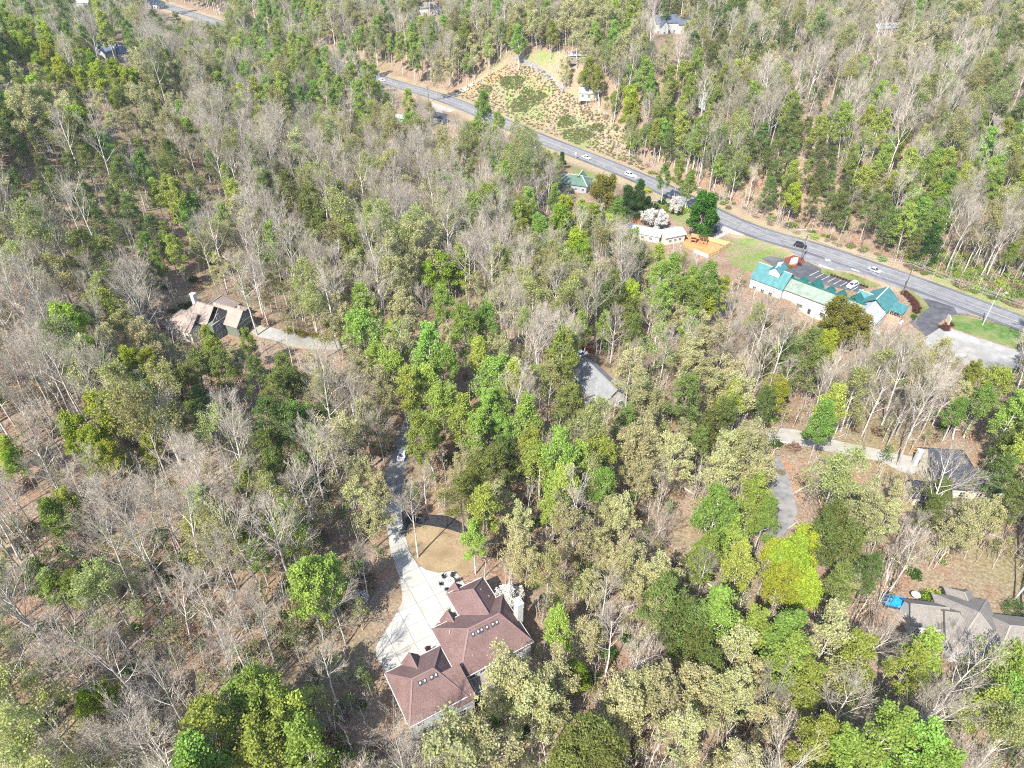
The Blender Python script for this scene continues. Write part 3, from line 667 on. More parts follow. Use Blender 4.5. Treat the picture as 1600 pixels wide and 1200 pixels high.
def tan_house():
    O = (-76.0, 168.0); a = math.radians(-24)
    t = thing('tan_roof_house', 'gabled house with tan brown roofs, dark green siding and white chimney in a clearing', 'house', (*O, 3.0), a)
    S, R, C = M['sagewall'], M['shingle_brown'], M['cap_grey']
    walls(t, -6, 1.4, -3.3, 3.3, -.5, 4.0, S, ['x1'], 7.2); roof_block(t, -8.5, 1.4, -3.3, 3.3, 4.0, 7.2, R, 'x', (0, 0), .5, C)
    walls(t, -13, -3.2, -7.2, -.2+.5, -2.5, 5.4, S, ['x1'], 8.9); roof_block(t, -14, -5.2, -7.2, .2, 5.4, 8.9, R, 'x', (3.4, 0), .5, C)
    walls(t, -17.5, -8.2, -10.6, -3.4, -3.5, 4.2, M['cream']); roof_block(t, -17.8, -8.2, -10.8, -3.0, 4.2, 7.4, R, 'x', (4.0, 0), .45, C)
    walls(t, -11.5, -6.2, .4, 6.4, -.5, 4.1, S); roof_block(t, -11.5, -6.2, -1.2, 6.4, 4.1, 7.4, R, 'y', (0, 2.6), .45, C)
    walls(t, -6.0, -3.6, 4.0, 7.0, -.3, 2.7, S, name='porch_wall'); roof_block(t, -6.0, -3.6, 4.0, 7.0, 2.7, 3.7, R, 'x', (0, None), .3, C)
    small_gable(t, -4.4, -6.2, -2.4, 0.01+2.2, 0, 3.2, 4.4, R, S, C, False).rotation_euler = (0, 0, 0)
    for y, z in ((0, 4.4),): window(t, 'x1', 1.4, y, z, 1.3, 1.2)
    g = window(t, 'x1', 1.4, 1.2, .05, 2.6, 2.2, name='garage_door', pane=M['door'], mull=False); window(t, 'x1', 1.4, -1.9, .05, 2.2, 2.2, name='garage_door', pane=M['door'], mull=False)
    for y, z in ((-4.6, 5.9), (-5.4, 3.0), (-3.0, 3.0), (-5.4, .4), (-3.0, .4)): window(t, 'x1', -3.2, y, z, 1.0, 1.3)
    MB().box(1.43, 1.6, -3.5, 3.5, 3.85, 4.05).build('eave_trim', M['trim'], t); MB().box(-3.17, -3.0, -7.4, .5, 5.25, 5.45).build('eave_trim', M['trim'], t)
    chimney(t, -12.6, -2.6, -.5, 10.4, 1.2, 1.1)
    for x in (-16, -13, -10): window(t, 'y0', -10.6, x, .8, 1.0, 1.4); window(t, 'y0', -10.6, x, -2.2, 1.0, 1.4)
    return t
tan_house()

def restaurant():
    O = (88.0, 222.0); a = math.atan2(-.679, .734); z0 = -14.0
    t = thing('teal_roof_restaurant', 'long white roadside restaurant with teal metal roofs and gable dormers', 'restaurant', (*O, z0), a)
    # local x along the building, local -y towards the camera
    Wm = M['white']
    walls(t, -1.5, 10.2, -4.2, 5.2, -4, 4, Wm, ['x1', 'x0'], 8, .0); roof_block(t, -1.5, 10.2, -4.2, 5.2, 4, 8, M['teal'], 'x', (0, 0), .35, M['trim'])
    walls(t, 10.23, 36, -2.8, 4.4, -4, 3.7, Wm)
    m = MB(); P = [(10.3, -3.4, 3.75), (36.2, -3.4, 3.75), (36.2, 1.6, 5.9), (10.3, 1.6, 5.9)]; m.prism([p[:2] for p in P], [p[2]-.18 for p in P], [p[2] for p in P]); m.build('low_roof', M['sage'], t)
    m = MB(); P = [(10.3, 1.63, 6.0), (36.4, 1.63, 6.0), (36.4, 4.9, 4.0), (10.3, 4.9, 4.0)]; m.prism([p[:2] for p in P], [p[2]-.18 for p in P], [p[2] for p in P]); m.build('street_roof', M['teal'], t)
    MB().box(10.3, 36.3, 1.2, 2.1, 6.02, 6.2).build('ridge_cap', M['dkteal'], t)
    for x, w in ((13.2, 2.6), (18.0, 4.2), (22.9, 2.6), (26.8, 2.6), (32.0, 4.6)):
        small_gable(t, x, 1.8, 6.2, w, 0, 4.6, 4.7+w*.52, M['dkteal'], Wm, None, w > 3)
    # cupola-like dormer on the first block
    d = MB().box(3.4, 7.2, -2.0, 1.8, 6.2, 8.1).build('dormer', Wm, t); roof_block(d, 3.4, 7.2, -2.0, 3.2, 8.1, 9.6, M['teal'], 'y', (0, 0), .3, M['trim'], name='dormer_roof')
    m = MB(); m.v += [(3.4, -2.02, 8.1), (7.2, -2.02, 8.1), (5.3, -2.02, 9.4), (3.4, -1.8, 8.1), (7.2, -1.8, 8.1), (5.3, -1.8, 9.4)]; m.f += [(0, 1, 2), (5, 4, 3), (0, 3, 4, 1), (1, 4, 5, 2), (2, 5, 3, 0)]; me = m.mesh('gable_wall'); recalc(me); obj('gable_wall', me, Wm, d)
    MB().box(4.7, 5.9, .2, 1.4, 9.2, 10.2).build('cupola', M['trim'], d)
    # right block: cross gable towards the road
    walls(t, 34, 42, -4.5, 13.5, -4, 5.3, Wm, ['y0', 'y1'], 8.4); roof_block(t, 34, 42, 3.5, 13.5, 5.3, 8.4, M['teal'], 'y', (0, 0), .4, M['trim'])
    roof_block(t, 34, 42, -4.5, 3.4, 4.7, 7.4, M['greywall'], 'y', (0, 0), .3, M['trim'], name='lower_roof')
    walls(t, 31.4, 33.98, 5.2, 12, -1, 4.2, Wm, ['x0'], 6.2); roof_block(t, 31.0, 35.5, 6.5, 11.5, 4.2, 6.4, M['teal'], 'x', (0, 0), .3, M['trim'])
    # deck tower
    for x in (42.6, 46.2):
        for y in (5.9, 10.3): MB().box(x-.15, x+.15, y-.15, y+.15, -4, 5.2).build('post', M['stone'], t)
    m = MB(); P = [(42.2, 5.4, 5.4), (46.6, 5.4, 5.2), (46.6, 10.8, 5.7), (42.2, 10.8, 5.9)]; m.prism([p[:2] for p in P], [p[2]-.25 for p in P], [p[2] for p in P]); m.build('tower_roof', M['teal'], t)
    MB().box(42.1, 47.5, -1.5, 11, -.9, -.6).build('deck', M['deck'], t)
    for k in range(5): MB().box(42.3+k*1.25, 42.42+k*1.25, -1.45, -1.33, -.6, .6).build('baluster', M['deck'], t)
    MB().box(42.1, 47.5, -1.5, -1.35, .5, .65).build('handrail', M['deck'], t); MB().box(47.4, 47.52, -1.5, 11, .5, .65).build('handrail', M['deck'], t)
    walls(t, 42.05, 46.3, 6, 10.2, -1, 2.6, M['stone'], name='stone_wall')
    m = MB(); P = [(35, -5.2), (42, -5.2), (42, -4.55), (35, -4.55)]; m.prism(P, -1.2, -.9); m.build('walkway', M['deck'], t)
    for x in (36.2, 38.8): window(t, 'y0', -4.5, x, .2, 1.0, 2.0, name='door', pane=M['door'])
    window(t, 'y0', -4.5, 40.6, 1.2, 1.0, 1.3)
    # openings in the back wall
    for x in (13.4, 20.5): window(t, 'y0', -2.8, x, -2.2, 1.1, 2.0, name='door', pane=M['door'], mull=False)
    for x in (16.9, 25.0, 29.0): window(t, 'y0', -2.8, x, -1.0, 1.8, 1.1, frame=M['greywall'])
    for x in (.5, 3.5, 6.5): window(t, 'y0', -4.2, x, -.4, 1.2, 1.5)
    window(t, 'x1', 10.2, 2.4, .4, 1.0, 2.0, name='door', pane=M['door'])
    # white terrace wall beyond the first block
    w = MB().box(-4.6, -1.6, -9.6, -3.0, -4.2, -.4).build('terrace', Wm, t); MB().bar((-4.7, 6.5, -.2), (-4.7, -9.6, -.2), .25, 1.2).build('terrace_fence', M['deck'], t)
    for x, y in ((12, -1.5), (18, -.6), (26, -.4), (31, -1.6)): MB().tube([(x, y, 4.2), (x, y, 6.1)], [.12, .12], 8).build('vent_pipe', M['steel'], t)
    return t
restaurant()

def white_barn():
    t = thing('white_metal_roof_building', 'low building with bent white metal roof behind the playground', 'building', (56, 254, -13.7), math.radians(-5))
    for (ox, oy, rz, L_, W_, z) in ((-10.3, 5.6, math.radians(-19), 13.2, 6.0, 3.6), (2.2, .1, math.radians(27), 8.6, 6.4, 3.9)):
        wl = obj('wall', MB().box(0, L_, -W_/2, W_/2, -.5, z-.6).mesh('wall'), M['cream'], t, (ox, oy, 0), rz)
        r = roof_block(t, 0, L_, -W_/2, W_/2, z-.6, z+.7, M['whiteroof'], 'x', (0, 0), .5); r.location = (ox, oy, 0); r.rotation_euler = (0, 0, rz)
        for k in (.25, .5, .75): wd = window(wl, 'y0', -W_/2, L_*k, .9, 1.1, 1.0)
    return t
white_barn()

def simple_house(name, label, loc, rz, blocks, roofm, wallm, cap=None, wins=True, z0=-1.0, chim=None, cat='house'):
    t = thing(name, label, cat, loc, math.radians(rz))
    for (x0, x1, y0, y1, ze, zr, ax, runs) in blocks:
        g = []
        if ax == 'x': g = [n for n, r in zip(('x0', 'x1'), runs) if r == 0]
        else: g = [n for n, r in zip(('y0', 'y1'), runs) if r == 0]
        walls(t, x0, x1, y0, y1, z0, ze, wallm, g, zr); roof_block(t, x0, x1, y0, y1, ze, zr, roofm, ax, runs, .45, cap)
        if wins:
            n = max(1, int((x1-x0)/3)); 
            for k in range(n): window(t, 'y0', y0, x0+(k+.5)*(x1-x0)/n, .7, 1.0, 1.3)
            n = max(1, int((y1-y0)/3.5))
            for k in range(n): window(t, 'x0', x0, y0+(k+.5)*(y1-y0)/n, .7, 1.0, 1.3); window(t, 'x1', x1, y0+(k+.5)*(y1-y0)/n, .7, 1.0, 1.3)
    if chim: chimney(t, *chim)
    return t
# grey-roofed house behind the blue spa
br = simple_house('grey_roof_house', 'sprawling house with light grey hip roof and white walls beside a blue spa', (80, 77, -3.0), -8,
    [(-5.6, .4, -1.8, 3.2, 3.6, 5.8, 'x', (0, 0)), (.2, 9.4, -6.6, 4.9, 3.9, 7.6, 'x', (4.6, 4.6)), (-.3, 4.6, -4.2, 2.6, 3.95, 6.6, 'x', (0, 3.0)), (8.0, 19, -6.2, 1.9, 3.8, 6.6, 'x', (2, 4)), (3.2, 7.4, 4.0, 7.0, 3.5, 4.9, 'y', (0, 1.6))], M['shingle_grey'], M['white'], M['cap_grey'])
dk = MB().box(-9.4, -5.7, -2.0, 4.6, -.6, -.3).build('patio', M['oldconc'], br)
simple_house('charcoal_roof_house', 'house with charcoal roof and white chimney wall under a big bare tree', (97, 118, -4.0), -5,
    [(-.6, 9.2, -2.2, 5.4, 3.9, 7.4, 'x', (0, 3.6)), (-.3, 14.5, -6.6, -1.0, 3.4, 6.4, 'x', (3, 3)), (-6.4, 1.2, -9.5, -4.6, 2.7, 5.0, 'x', (0, 0))], M['shingle_dark'], M['cream'], None, chim=(-1.3, 3.6, -1, 4.6, 1.0, 1.0))
simple_house('slate_roof_house', 'grey slate-roofed house half hidden under a yellow-green oak', (23.5, 151, -6.0), -62,
    [(-7.5, 7.5, -3.4, 3.6, 4.0, 6.8, 'x', (0, 0)), (-2.6, 3.0, -6.0, -1.0, 3.8, 6.0, 'y', (0, 0)), (1.0, 5.4, 2.0, 6.0, 3.8, 5.8, 'y', (0, 0))], mat_shingle('slate_shingles', (.25, .26, .265)), M['white'], M['cap_grey'])
simple_house('green_roof_house', 'small house with faded green metal roof and a white gable by the highway', (28, 304.5, -13.2), -20,
    [(-6.5, 6.5, -4.6, 4.6, 3.4, 5.8, 'x', (3.5, 3.5)), (-.5, 4.0, -1, 4.9, 3.6, 6.2, 'y', (0, 0))], M['greenroof'], M['greywall'], M['trim'])
simple_house('blue_grey_house', 'white house with blue-grey roof on the ridge behind chartreuse trees', (-224, 428, float(zt(-224, 428))), 6,
    [(-9, 4, -4.2, 4.2, 4.6, 8.2, 'x', (0, 0)), (4.2, 9.5, -3, 3.5, 4.2, 7.2, 'x', (0, 2.5)), (-4.6, -1, -6, -2, 4.4, 6.8, 'y', (0, 0))], M['shingle_blue'], M['white'])
def px_house(name, label, u, v, rz, blocks, roofm, wallm, cap=None, lift=0.0):
    x, y = G(u, v); return simple_house(name, label, (x, y, float(zt(x, y))+lift), rz, blocks, roofm, wallm, cap)
px_house('white_farmhouse', 'large white farmhouse with grey roof among far bare trees', 1046, 50, 12, [(-11, 3, -4.5, 4.5, 6.5, 10, 'x', (0, 0)), (3.2, 11, -6, 2.5, 5.5, 8.8, 'x', (0, 0)), (-9, -4, -7.5, -3, 5, 8, 'y', (0, 0))], M['shingle_blue'], M['white'])
px_house('roadside_trailer', 'long pale blue-roofed trailer behind bare trees below the highway', 622, 190, -24, [(-10, 10, -2.4, 2.4, 3.0, 3.9, 'x', (0, 0))], M['whiteroof'], M['greywall'])
px_house('roadside_shed', 'small shed with dark roof and white gable beside the gravel pulloff', 689, 190, -30, [(-3, 3, -2.6, 2.6, 3.0, 4.6, 'x', (0, 0))], M['shingle_dark'], M['white'])
px_house('hilltop_shed', 'dark open shed with pale roof on the grassy hilltop', 902, 94, 5, [(-5, 5, -3, 3, 3.2, 4.4, 'x', (0, 0))], M['oldconc'], M['oldwood'])
px_house('hillside_cottage', 'pale cottage half hidden behind trunks above the road cut', 921, 152, -10, [(-5, 5, -3, 3, 3, 4.8, 'x', (0, 0))], M['oldconc'], M['cream'])
px_house('wooded_white_house', 'white house glimpsed through green trees right of the road cut', 1112, 164, 15, [(-6, 6, -3.4, 3.4, 4, 6, 'x', (0, 0))], M['whiteroof'], M['white'])
px_house('brown_garden_shed', 'small brown garden shed beside a white flowering shrub', 992, 341, -15, [(-2.6, 2.6, -2, 2, 2.6, 3.6, 'x', (0, 0))], M['oldwood'], M['deck'])
px_house('distant_cream_house', 'cream house in the woods at the top beyond the highway', 672, 22, 10, [(-9, 9, -4, 4, 5, 8, 'x', (0, 0)), (3, 8, -7, -3, 4.5, 7, 'y', (0, 0))], M['shingle_grey'], M['white'])
px_house('valley_white_house', 'white house with pale roof among pines in the far valley', 128, 10, -10, [(-10, 10, -4.5, 4.5, 4, 7, 'x', (0, 0))], M['whiteroof'], M['white'])
px_house('valley_shop', 'low navy-roofed building beside the far stretch of highway', 241, 12, -25, [(-10, 10, -4, 4, 4, 6.5, 'x', (0, 0)), (-3, 3, -6, -2, 3.6, 5.6, 'y', (0, 0))], M['shingle_blue'], M['white'])
px_house('valley_bungalow', 'small pale bungalow behind pines in the far valley', 166, 14, 0, [(-6, 6, -3.5, 3.5, 3.4, 5.4, 'x', (0, 0))], M['whiteroof'], M['cream'])
px_house('ridge_cabin', 'pale cabin roof on the far wooded ridge', 1382, 53, 10, [(-8, 8, -3.5, 3.5, 4, 6, 'x', (0, 0))], M['whiteroof'], M['cream'])
px_house('edge_cottage', 'white cottage roof showing between trees at the ridge edge', 6, 162, 0, [(-5, 5, -3, 3, 3.2, 5, 'x', (0, 0))], M['whiteroof'], M['white'], lift=3)
# ------------------------------------------------------------------ vehicles
def car(name, label, loc, heading, paint, kind='sedan', group=None, cat='car'):
    """local x = forward"""
    L_, W_, Hh = {'sedan': (4.7, 1.84, 1.45), 'suv': (4.8, 1.95, 1.75), 'pickup': (5.6, 2.0, 1.85), 'van': (5.4, 2.05, 2.2)}[kind]
    t = thing(name, label, cat, loc, heading, group); x0, x1 = -L_/2, L_/2; h = Hh*.56; w = W_/2
    prof = [(x0, .35), (x0+.05, h*.9), (x0+.25, h), (x1-1.2, h), (x1-.25, h*.86), (x1, h*.62), (x1, .32)]
    m = MB(); n = len(prof)
    for s, k in ((-1, .86), (-1, 1.0), (1, 1.0), (1, .86)):
        m.v += [(x*(.985 if k < 1 else 1), s*w*(1.0 if k == 1.0 else .97), z if k == 1.0 else z) for x, z in prof]
    m.v = []
    for y, ins, dz in ((-w, .06, -.05), (-w*.9, 0, 0), (w*.9, 0, 0), (w, .06, -.05)):
        for x, z in prof: m.v.append((x-math.copysign(ins, x), y, z+(dz if z > .5 else 0)))
    for r in range(3):
        for i in range(n):
            j = (i+1) % n; m.f.append((r*n+i, r*n+j, (r+1)*n+j, (r+1)*n+i))
    m.f.append(tuple(range(n))); m.f.append(tuple(range(3*n, 4*n))[::-1])
    me = m.mesh('body'); recalc(me); body = obj('body', me, paint, t)
    c0, c1, r0, r1 = {'sedan': (x0+.75, x1-1.25, x0+1.35, x1-2.1), 'suv': (x0+.15, x1-1.25, x0+.5, x1-2.0), 'pickup': (x0+2.0, x1-1.3, x0+2.15, x1-2.0), 'van': (x0+.1, x1-.8, x0+.2, x1-1.6)}[kind]
    wr = w*.76; z0 = h-.01; z1 = Hh
    # pillars-and-glass cabin: glass panels under a painted roof
    B = [(c0, -w*.92, z0), (c1, -w*.92, z0), (c1, w*.92, z0), (c0, w*.92, z0)]; T = [(r0, -wr, z1-.06), (r1, -wr, z1-.06), (r1, wr, z1-.06), (r0, wr, z1-.06)]
    m = MB(); m.v += B+T; m.f += [(0, 1, 5, 4), (1, 2, 6, 5), (2, 3, 7, 6), (3, 0, 4, 7), (4, 5, 6, 7)]; me = m.mesh('cabin'); recalc(me); obj('cabin', me, paint, t)
    def pane(nm, a, b, c, d, out):
        P = [np.array(p) for p in (a, b, c, d)]; ce = sum(P)/4; o_ = np.array(out)*.012; Q = [tuple(ce+(p-ce)*.86+o_) for p in P]; MB().quad(*Q).build(nm, M['glass'], t)
    pane('windscreen', B[1], B[2], T[2], T[1], (1, 0, 1)); pane('rear_window', B[3], B[0], T[0], T[3], (-1, 0, 1))
    pane('side_window', B[0], B[1], T[1], T[0], (0, -1, .3)); pane('side_window', B[2], B[3], T[3], T[2], (0, 1, .3))
    MB().box(r0-.02, r1+.02, -wr-.01, wr+.01, z1-.055, z1).build('roof_panel', paint, t)
    if kind == 'pickup': MB().box(x0+.2, c0-.1, -w*.78, w*.78, h+.003, h+.02).build('cargo_bed', M['blackmetal'], t)
    for x in (x0+.85, x1-.9):
        for s in (-1, 1):
            wh = MB().tube([(x, s*(w-.2), .34), (x, s*(w+.02), .34)], [.34, .34], 12).build('wheel', M['tyre'], t)
            MB().tube([(x, s*(w+.021), .34), (x, s*(w+.03), .34)], [.2, .19], 10).build('rim', M['rim'], wh)
    for s in (-1, 1):
        MB().box(x1-.05, x1+.015, s*w*.72-.2, s*w*.72+.2, h*.62, h*.8).build('headlight', M['lamp'], t)
        MB().box(x0-.015, x0+.05, s*w*.72-.16, s*w*.72+.16, h*.62, h*.85).build('tail_light', M['redlamp'], t)
        MB().box(c1-.35, c1-.15, s*(w+.02)-.09, s*(w+.02)+.09, h+.02, h+.16).build('mirror', paint, t)
    return t
def on(u, v, dz=.1): x, y = G(u, v); return (x, y, float(zt(x, y))+dz)
def road_at(u, v, off):
    """point on the highway beside photo pixel u, v at a lane offset, with the road's heading"""
    x, y = at(u, v, ROAD_Z); i = int(np.argmin(np.hypot(ROAD[:, 0]-x, ROAD[:, 1]-y))); a = ROAD[i]; d = RD[i]; s = (x-a[0])*d[0]+(y-a[1])*d[1]
    p = a+d*s+RN[i]*off; return (p[0], p[1], ROAD_Z+.14), math.atan2(d[1], d[0])
car('parked_car', 'white sedan parked on the shaded asphalt drive', on(630, 712, .09), math.radians(80), M['carwhite'])
for (u, v, off, pm, kind, lab, rev) in ((1246, 391, 1.9, 'carblack', 'suv', 'black SUV on the highway beside the utility pole', 1), (1357, 432, 1.8, 'carsilver', 'sedan', 'silver car with black roof on the highway beside the grass island', 1),
        (968, 281, 1.8, 'carwhite', 'suv', 'white SUV on the highway just past the olive round tree', 1), (902, 253, 1.8, 'carwhite', 'sedan', 'white car on the highway below the road cut', 1),
        (600, 126, 1.8, 'carwhite', 'sedan', 'white car on the highway emerging from behind green trees', 1), (255, 3, -1.8, 'carblack', 'sedan', 'black car on the far stretch of highway at the top edge', 0)):
    p, h = road_at(u, v, off); car('highway_car', lab, p, h+(math.pi if rev else 0), M[pm], kind, 'cars driving on the highway')
car('parked_car', 'white SUV parked in the striped restaurant lot', on(1331, 448, .12), math.atan2(.35, .47)+math.pi, M['carwhite'], 'suv')
car('parked_car', 'dark navy car parked beside the big round green tree', on(1119, 360, .14), math.radians(60), M['carblue'], 'suv')
car('parked_van', 'white box van backed up behind the restaurant deck', on(1396, 503, .1), math.radians(-40), M['carwhite'], 'van', cat='van')
car('parked_car', 'white car half hidden below the olive tree behind the restaurant', on(1362, 519, .1), math.radians(-35), M['carwhite'])
car('parked_pickup', 'grey pickup under trees beside the slate-roofed house', on(905, 557, .1), math.radians(20), M['carsilver'], 'pickup', cat='pickup')

# ------------------------------------------------------------------ poles, wires, signs
def utility_pole(label, u, v, h, arms=True, mat=None):
    x, y = G(u, v); z = float(zt(x, y)); t = thing('utility_pole', label, 'utility pole', (x, y, z), math.radians(45), 'poles along the highway')
    MB().tube([(0, 0, -.5), (0, 0, h)], [.2, .13], 8).build('post', mat or M['pole'], t)
    if arms:
        for k, zz in enumerate((h-.5, h-1.6)):
            MB().box(-1.2, 1.2, -.07, .07, zz, zz+.14).build('crossarm', M['pole'], t)
        for xx in (-1.1, -.4, .4, 1.1): MB().tube([(xx, 0, h-.36), (xx, 0, h-.12)], [.06, .05], 6).build('insulator', M['steel'], t)
        MB().tube([(.32, 0, h-3.2), (.32, 0, h-2.3)], [.24, .24], 8).build('transformer', M['steel'], t)
    return x, y, z+h
pA = utility_pole('dark utility pole at the restaurant entrance beside the white sign', 1250, 410, 11.5)
pB = utility_pole('tall dark utility pole behind the red hedge at the restaurant corner', 1409.5, 461, 12.5)
pC = utility_pole('pale light pole standing in the grass verge beside the highway', 1535, 508, 9.5, False, M['steel'])
pD = utility_pole('thin pole on the highway edge above the gravel pulloff', 670, 160, 9, True)
x, y = G(1760, 585); pE = (x, y, float(zt(x, y))+12.5)
def wires(a, b, label, n=3, sag=1.6, off=.5):
    t = thing('power_line', label, 'power line', (0, 0, 0))
    d = np.array(b)-np.array(a); nn = np.array([-d[1], d[0], 0]); nn /= np.linalg.norm(nn)
    for k in range(n):
        o_ = nn*(k-(n-1)/2)*off*1.6+np.array([0, 0, -.9 if k == 1 else 0])
        P = [np.array(a)+d*s+o_+np.array([0, 0, -sag*4*s*(1-s)]) for s in np.linspace(0, 1, 15)]
        MB().tube(P, [.045]*15, 4, False).build('wire', M['wire'], t)
wires(pA, pB, 'power lines strung between the two restaurant poles'); wires(pB, pE, 'power lines running from the corner pole along the scrub', 4)
x0, y0 = G(840, 222); wires(pA, (30, 365, -2.5), 'power lines running up the highway from the entrance pole', 3, 3.0)
def sign(label, u, v, w, h, rz, mat=M['trim'], base=M['stone']):
    x, y = G(u, v); t = thing('roadside_sign', label, 'sign', (x, y, float(zt(x, y))), rz, 'restaurant signs')
    MB().box(-w/2, w/2, -.35, .35, -.2, .7).build('base', base, t)
    m = MB().prism([(-w/2, 0), (w/2, 0), (w/2*.96, h*.8), (0, h), (-w/2*.96, h*.8)], -.12, .12); o = m.build('panel', mat, t); o.rotation_euler = (math.pi/2, 0, 0); o.location = (0, 0, .7)
sign('white sign board on stone base at the restaurant entrance', 1239, 414, 3.4, 2.6, math.radians(20)); sign('tan stone sign slab between dark red bushes at the exit', 1479, 506, 3.0, 2.6, math.radians(80), M['cream'])
def post_sign(label, u, v):
    x, y, z = on(u, v, 0); t = thing('road_sign', label, 'sign', (x, y, z), math.radians(-50)); MB().tube([(0, 0, -.2), (0, 0, 3.4)], [.05, .05], 6).build('post', M['steel'], t); MB().box(-.55, .55, -.03, .03, 2.4, 3.5).build('plate', M['trim'], t)
post_sign('white road sign on a post beside the white highway car', 899, 249); post_sign('white road sign on a post at the foot of the cut beyond the olive tree', 992, 285)
# cable barrier along the verge
def barrier():
    P = [G(u, v) for u, v in ((1497, 493), (1510, 494), (1530, 499), (1555, 506), (1580, 513), (1605, 520), (1640, 531))]
    t = thing('cable_barrier', 'low dark cable barrier curving along the grass verge by the highway', 'barrier', (0, 0, 0)); P3 = [(x, y, float(zt(x, y))) for x, y in P]
    for x, y, z in P3: MB().tube([(x, y, z-.2), (x, y, z+.95)], [.08, .08], 6).build('post', M['pole'], t)
    for a, b in zip(P3[:-1], P3[1:]):
        MB().bar((a[0], a[1], a[2]+.8), (b[0], b[1], b[2]+.8), .1).build('cable', M['pole'], t); MB().bar((a[0], a[1], a[2]+.45), (b[0], b[1], b[2]+.45), .08).build('cable', M['pole'], t)
barrier()

# ------------------------------------------------------------------ playground with pine board fence
def board_fence(label, pts, h=1.9, mat=None, name='board_fence', w=2.4):
    P = [np.array(G(u, v)) for u, v in pts]; t = thing(name, label, 'fence', (0, 0, 0)); mat = mat or M['wood']
    for a, b in zip(P[:-1], P[1:]):
        L_ = np.linalg.norm(b-a); n = max(1, int(round(L_/w))); d = (b-a)/L_; nn = np.array([-d[1], d[0]])
        for k in range(n):
            p = a+(b-a)*k/n; q = a+(b-a)*(k+1)/n; z = float(zt(*p)); z2 = float(zt(*q))
            p2 = p+d*.12; q2 = q-d*.04
            m = MB().prism([p2-nn*.03, q2-nn*.03, q2+nn*.03, p2+nn*.03], [z+.08, z2+.08, z2+.08, z+.08], [z+h, z2+h, z2+h, z+h]); pn = m.build('panel', mat, t)
            MB().box(p[0]-.07, p[0]+.07, p[1]-.07, p[1]+.07, z-.2, z+h+.15).build('post', mat, t)
            MB().bar((*(p2+nn*.06), z+h*.75), (*(q2+nn*.06), z2+h*.75), .06, .1).build('rail', mat, pn); MB().bar((*(p2+nn*.06), z+h*.25), (*(q2+nn*.06), z2+h*.25), .06, .1).build('rail', mat, pn)
    return t
board_fence('new pine board fence around the playground mulch', [(1086, 372), (1112, 378), (1139, 385), (1122, 396), (1106, 404)])
board_fence('pale board fence below the white metal-roofed building', [(1084, 395), (1097, 400), (1106, 404)], 1.5, M['trim'], 'white_fence')
def playset():
    x, y, z = on(1083, 379, .1); t = thing('play_set', 'brown wooden play set with swing beam on orange mulch', 'play set', (x, y, z), math.radians(-20))
    for a in (-1, 1):
        for b in (-1, 1): MB().bar((a, b, 0), (a, b, 3.0), .16).build('post', M['deck'], t)
    MB().box(-1.1, 1.1, -1.1, 1.1, 1.4, 1.55).build('platform', M['deck'], t); roof_block(t, -1, 1, -1, 1, 2.9, 3.7, M['deck'], 'x', (0, 0), .2)
    MB().bar((1, 0, 2.6), (5, 0, 2.6), .16).build('swing_beam', M['deck'], t)
    for s in (-1, 1): MB().bar((5, s*1.2, 0), (5, 0, 2.6), .12).build('brace', M['deck'], t)
    for xx in (2.2, 3.7):
        MB().bar((xx, -.2, 2.6), (xx, -.2, .6), .03).build('chain', M['steel'], t); MB().bar((xx, .2, 2.6), (xx, .2, .6), .03).build('chain', M['steel'], t); MB().box(xx-.12, xx+.12, -.25, .25, .55, .6).build('swing_seat', M['blackmetal'], t)
    x, y, z = on(1098, 383, .1); t = thing('climbing_dome', 'dark dome climbing frame on orange mulch', 'climbing frame', (x, y, z))
    for k in range(5):
        a = math.pi*k/5; MB().tube([(2*math.cos(th)*math.cos(a), 2*math.cos(th)*math.sin(a), 1.5*math.sin(th)) for th in np.linspace(0, math.pi, 9)], [.06]*9, 5).build('hoop', M['deck'], t)
playset()
def red_play():
    x, y, z = on(920, 552, .1); t = thing('red_play_set', 'red play set with slide behind the slate-roofed house', 'play set', (x, y, z), math.radians(-10))
    MB().box(-2.4, .4, -.9, .9, 1.2, 1.35).build('platform', M['red'], t); roof_block(t, -2.4, .4, -.9, .9, 2.6, 3.3, M['red'], 'x', (0, 0), .2)
    for a in (-2.3, .3):
        for b in (-.8, .8): MB().bar((a, b, 0), (a, b, 2.6), .12).build('post', M['red'], t)
    MB().bar((.4, 0, 1.3), (3, 0, .2), .6, .08).build('slide', M['red'], t)
red_play()
# split-rail fence behind the house
def rail_fence():
    t = thing('split_rail_fence', 'weathered split-rail fence curving behind the brown-roofed house', 'fence', (0, 0, 0))
    P = [G(u, v) for u, v in ((772, 1124), (756, 1130), (740, 1137), (724, 1145), (706, 1153), (688, 1159), (668, 1163), (650, 1164), (634, 1166))]; P3 = [(x, y, float(zt(x, y))) for x, y in P]
    for x, y, z in P3: MB().box(x-.09, x+.09, y-.09, y+.09, z-.2, z+1.25).build('post', M['oldwood'], t)
    for a, b in zip(P3[:-1], P3[1:]):
        for h in (.35, .75, 1.1): MB().bar((a[0], a[1], a[2]+h), (b[0], b[1], b[2]+h), .09, .12).build('rail', M['oldwood'], t)
rail_fence()
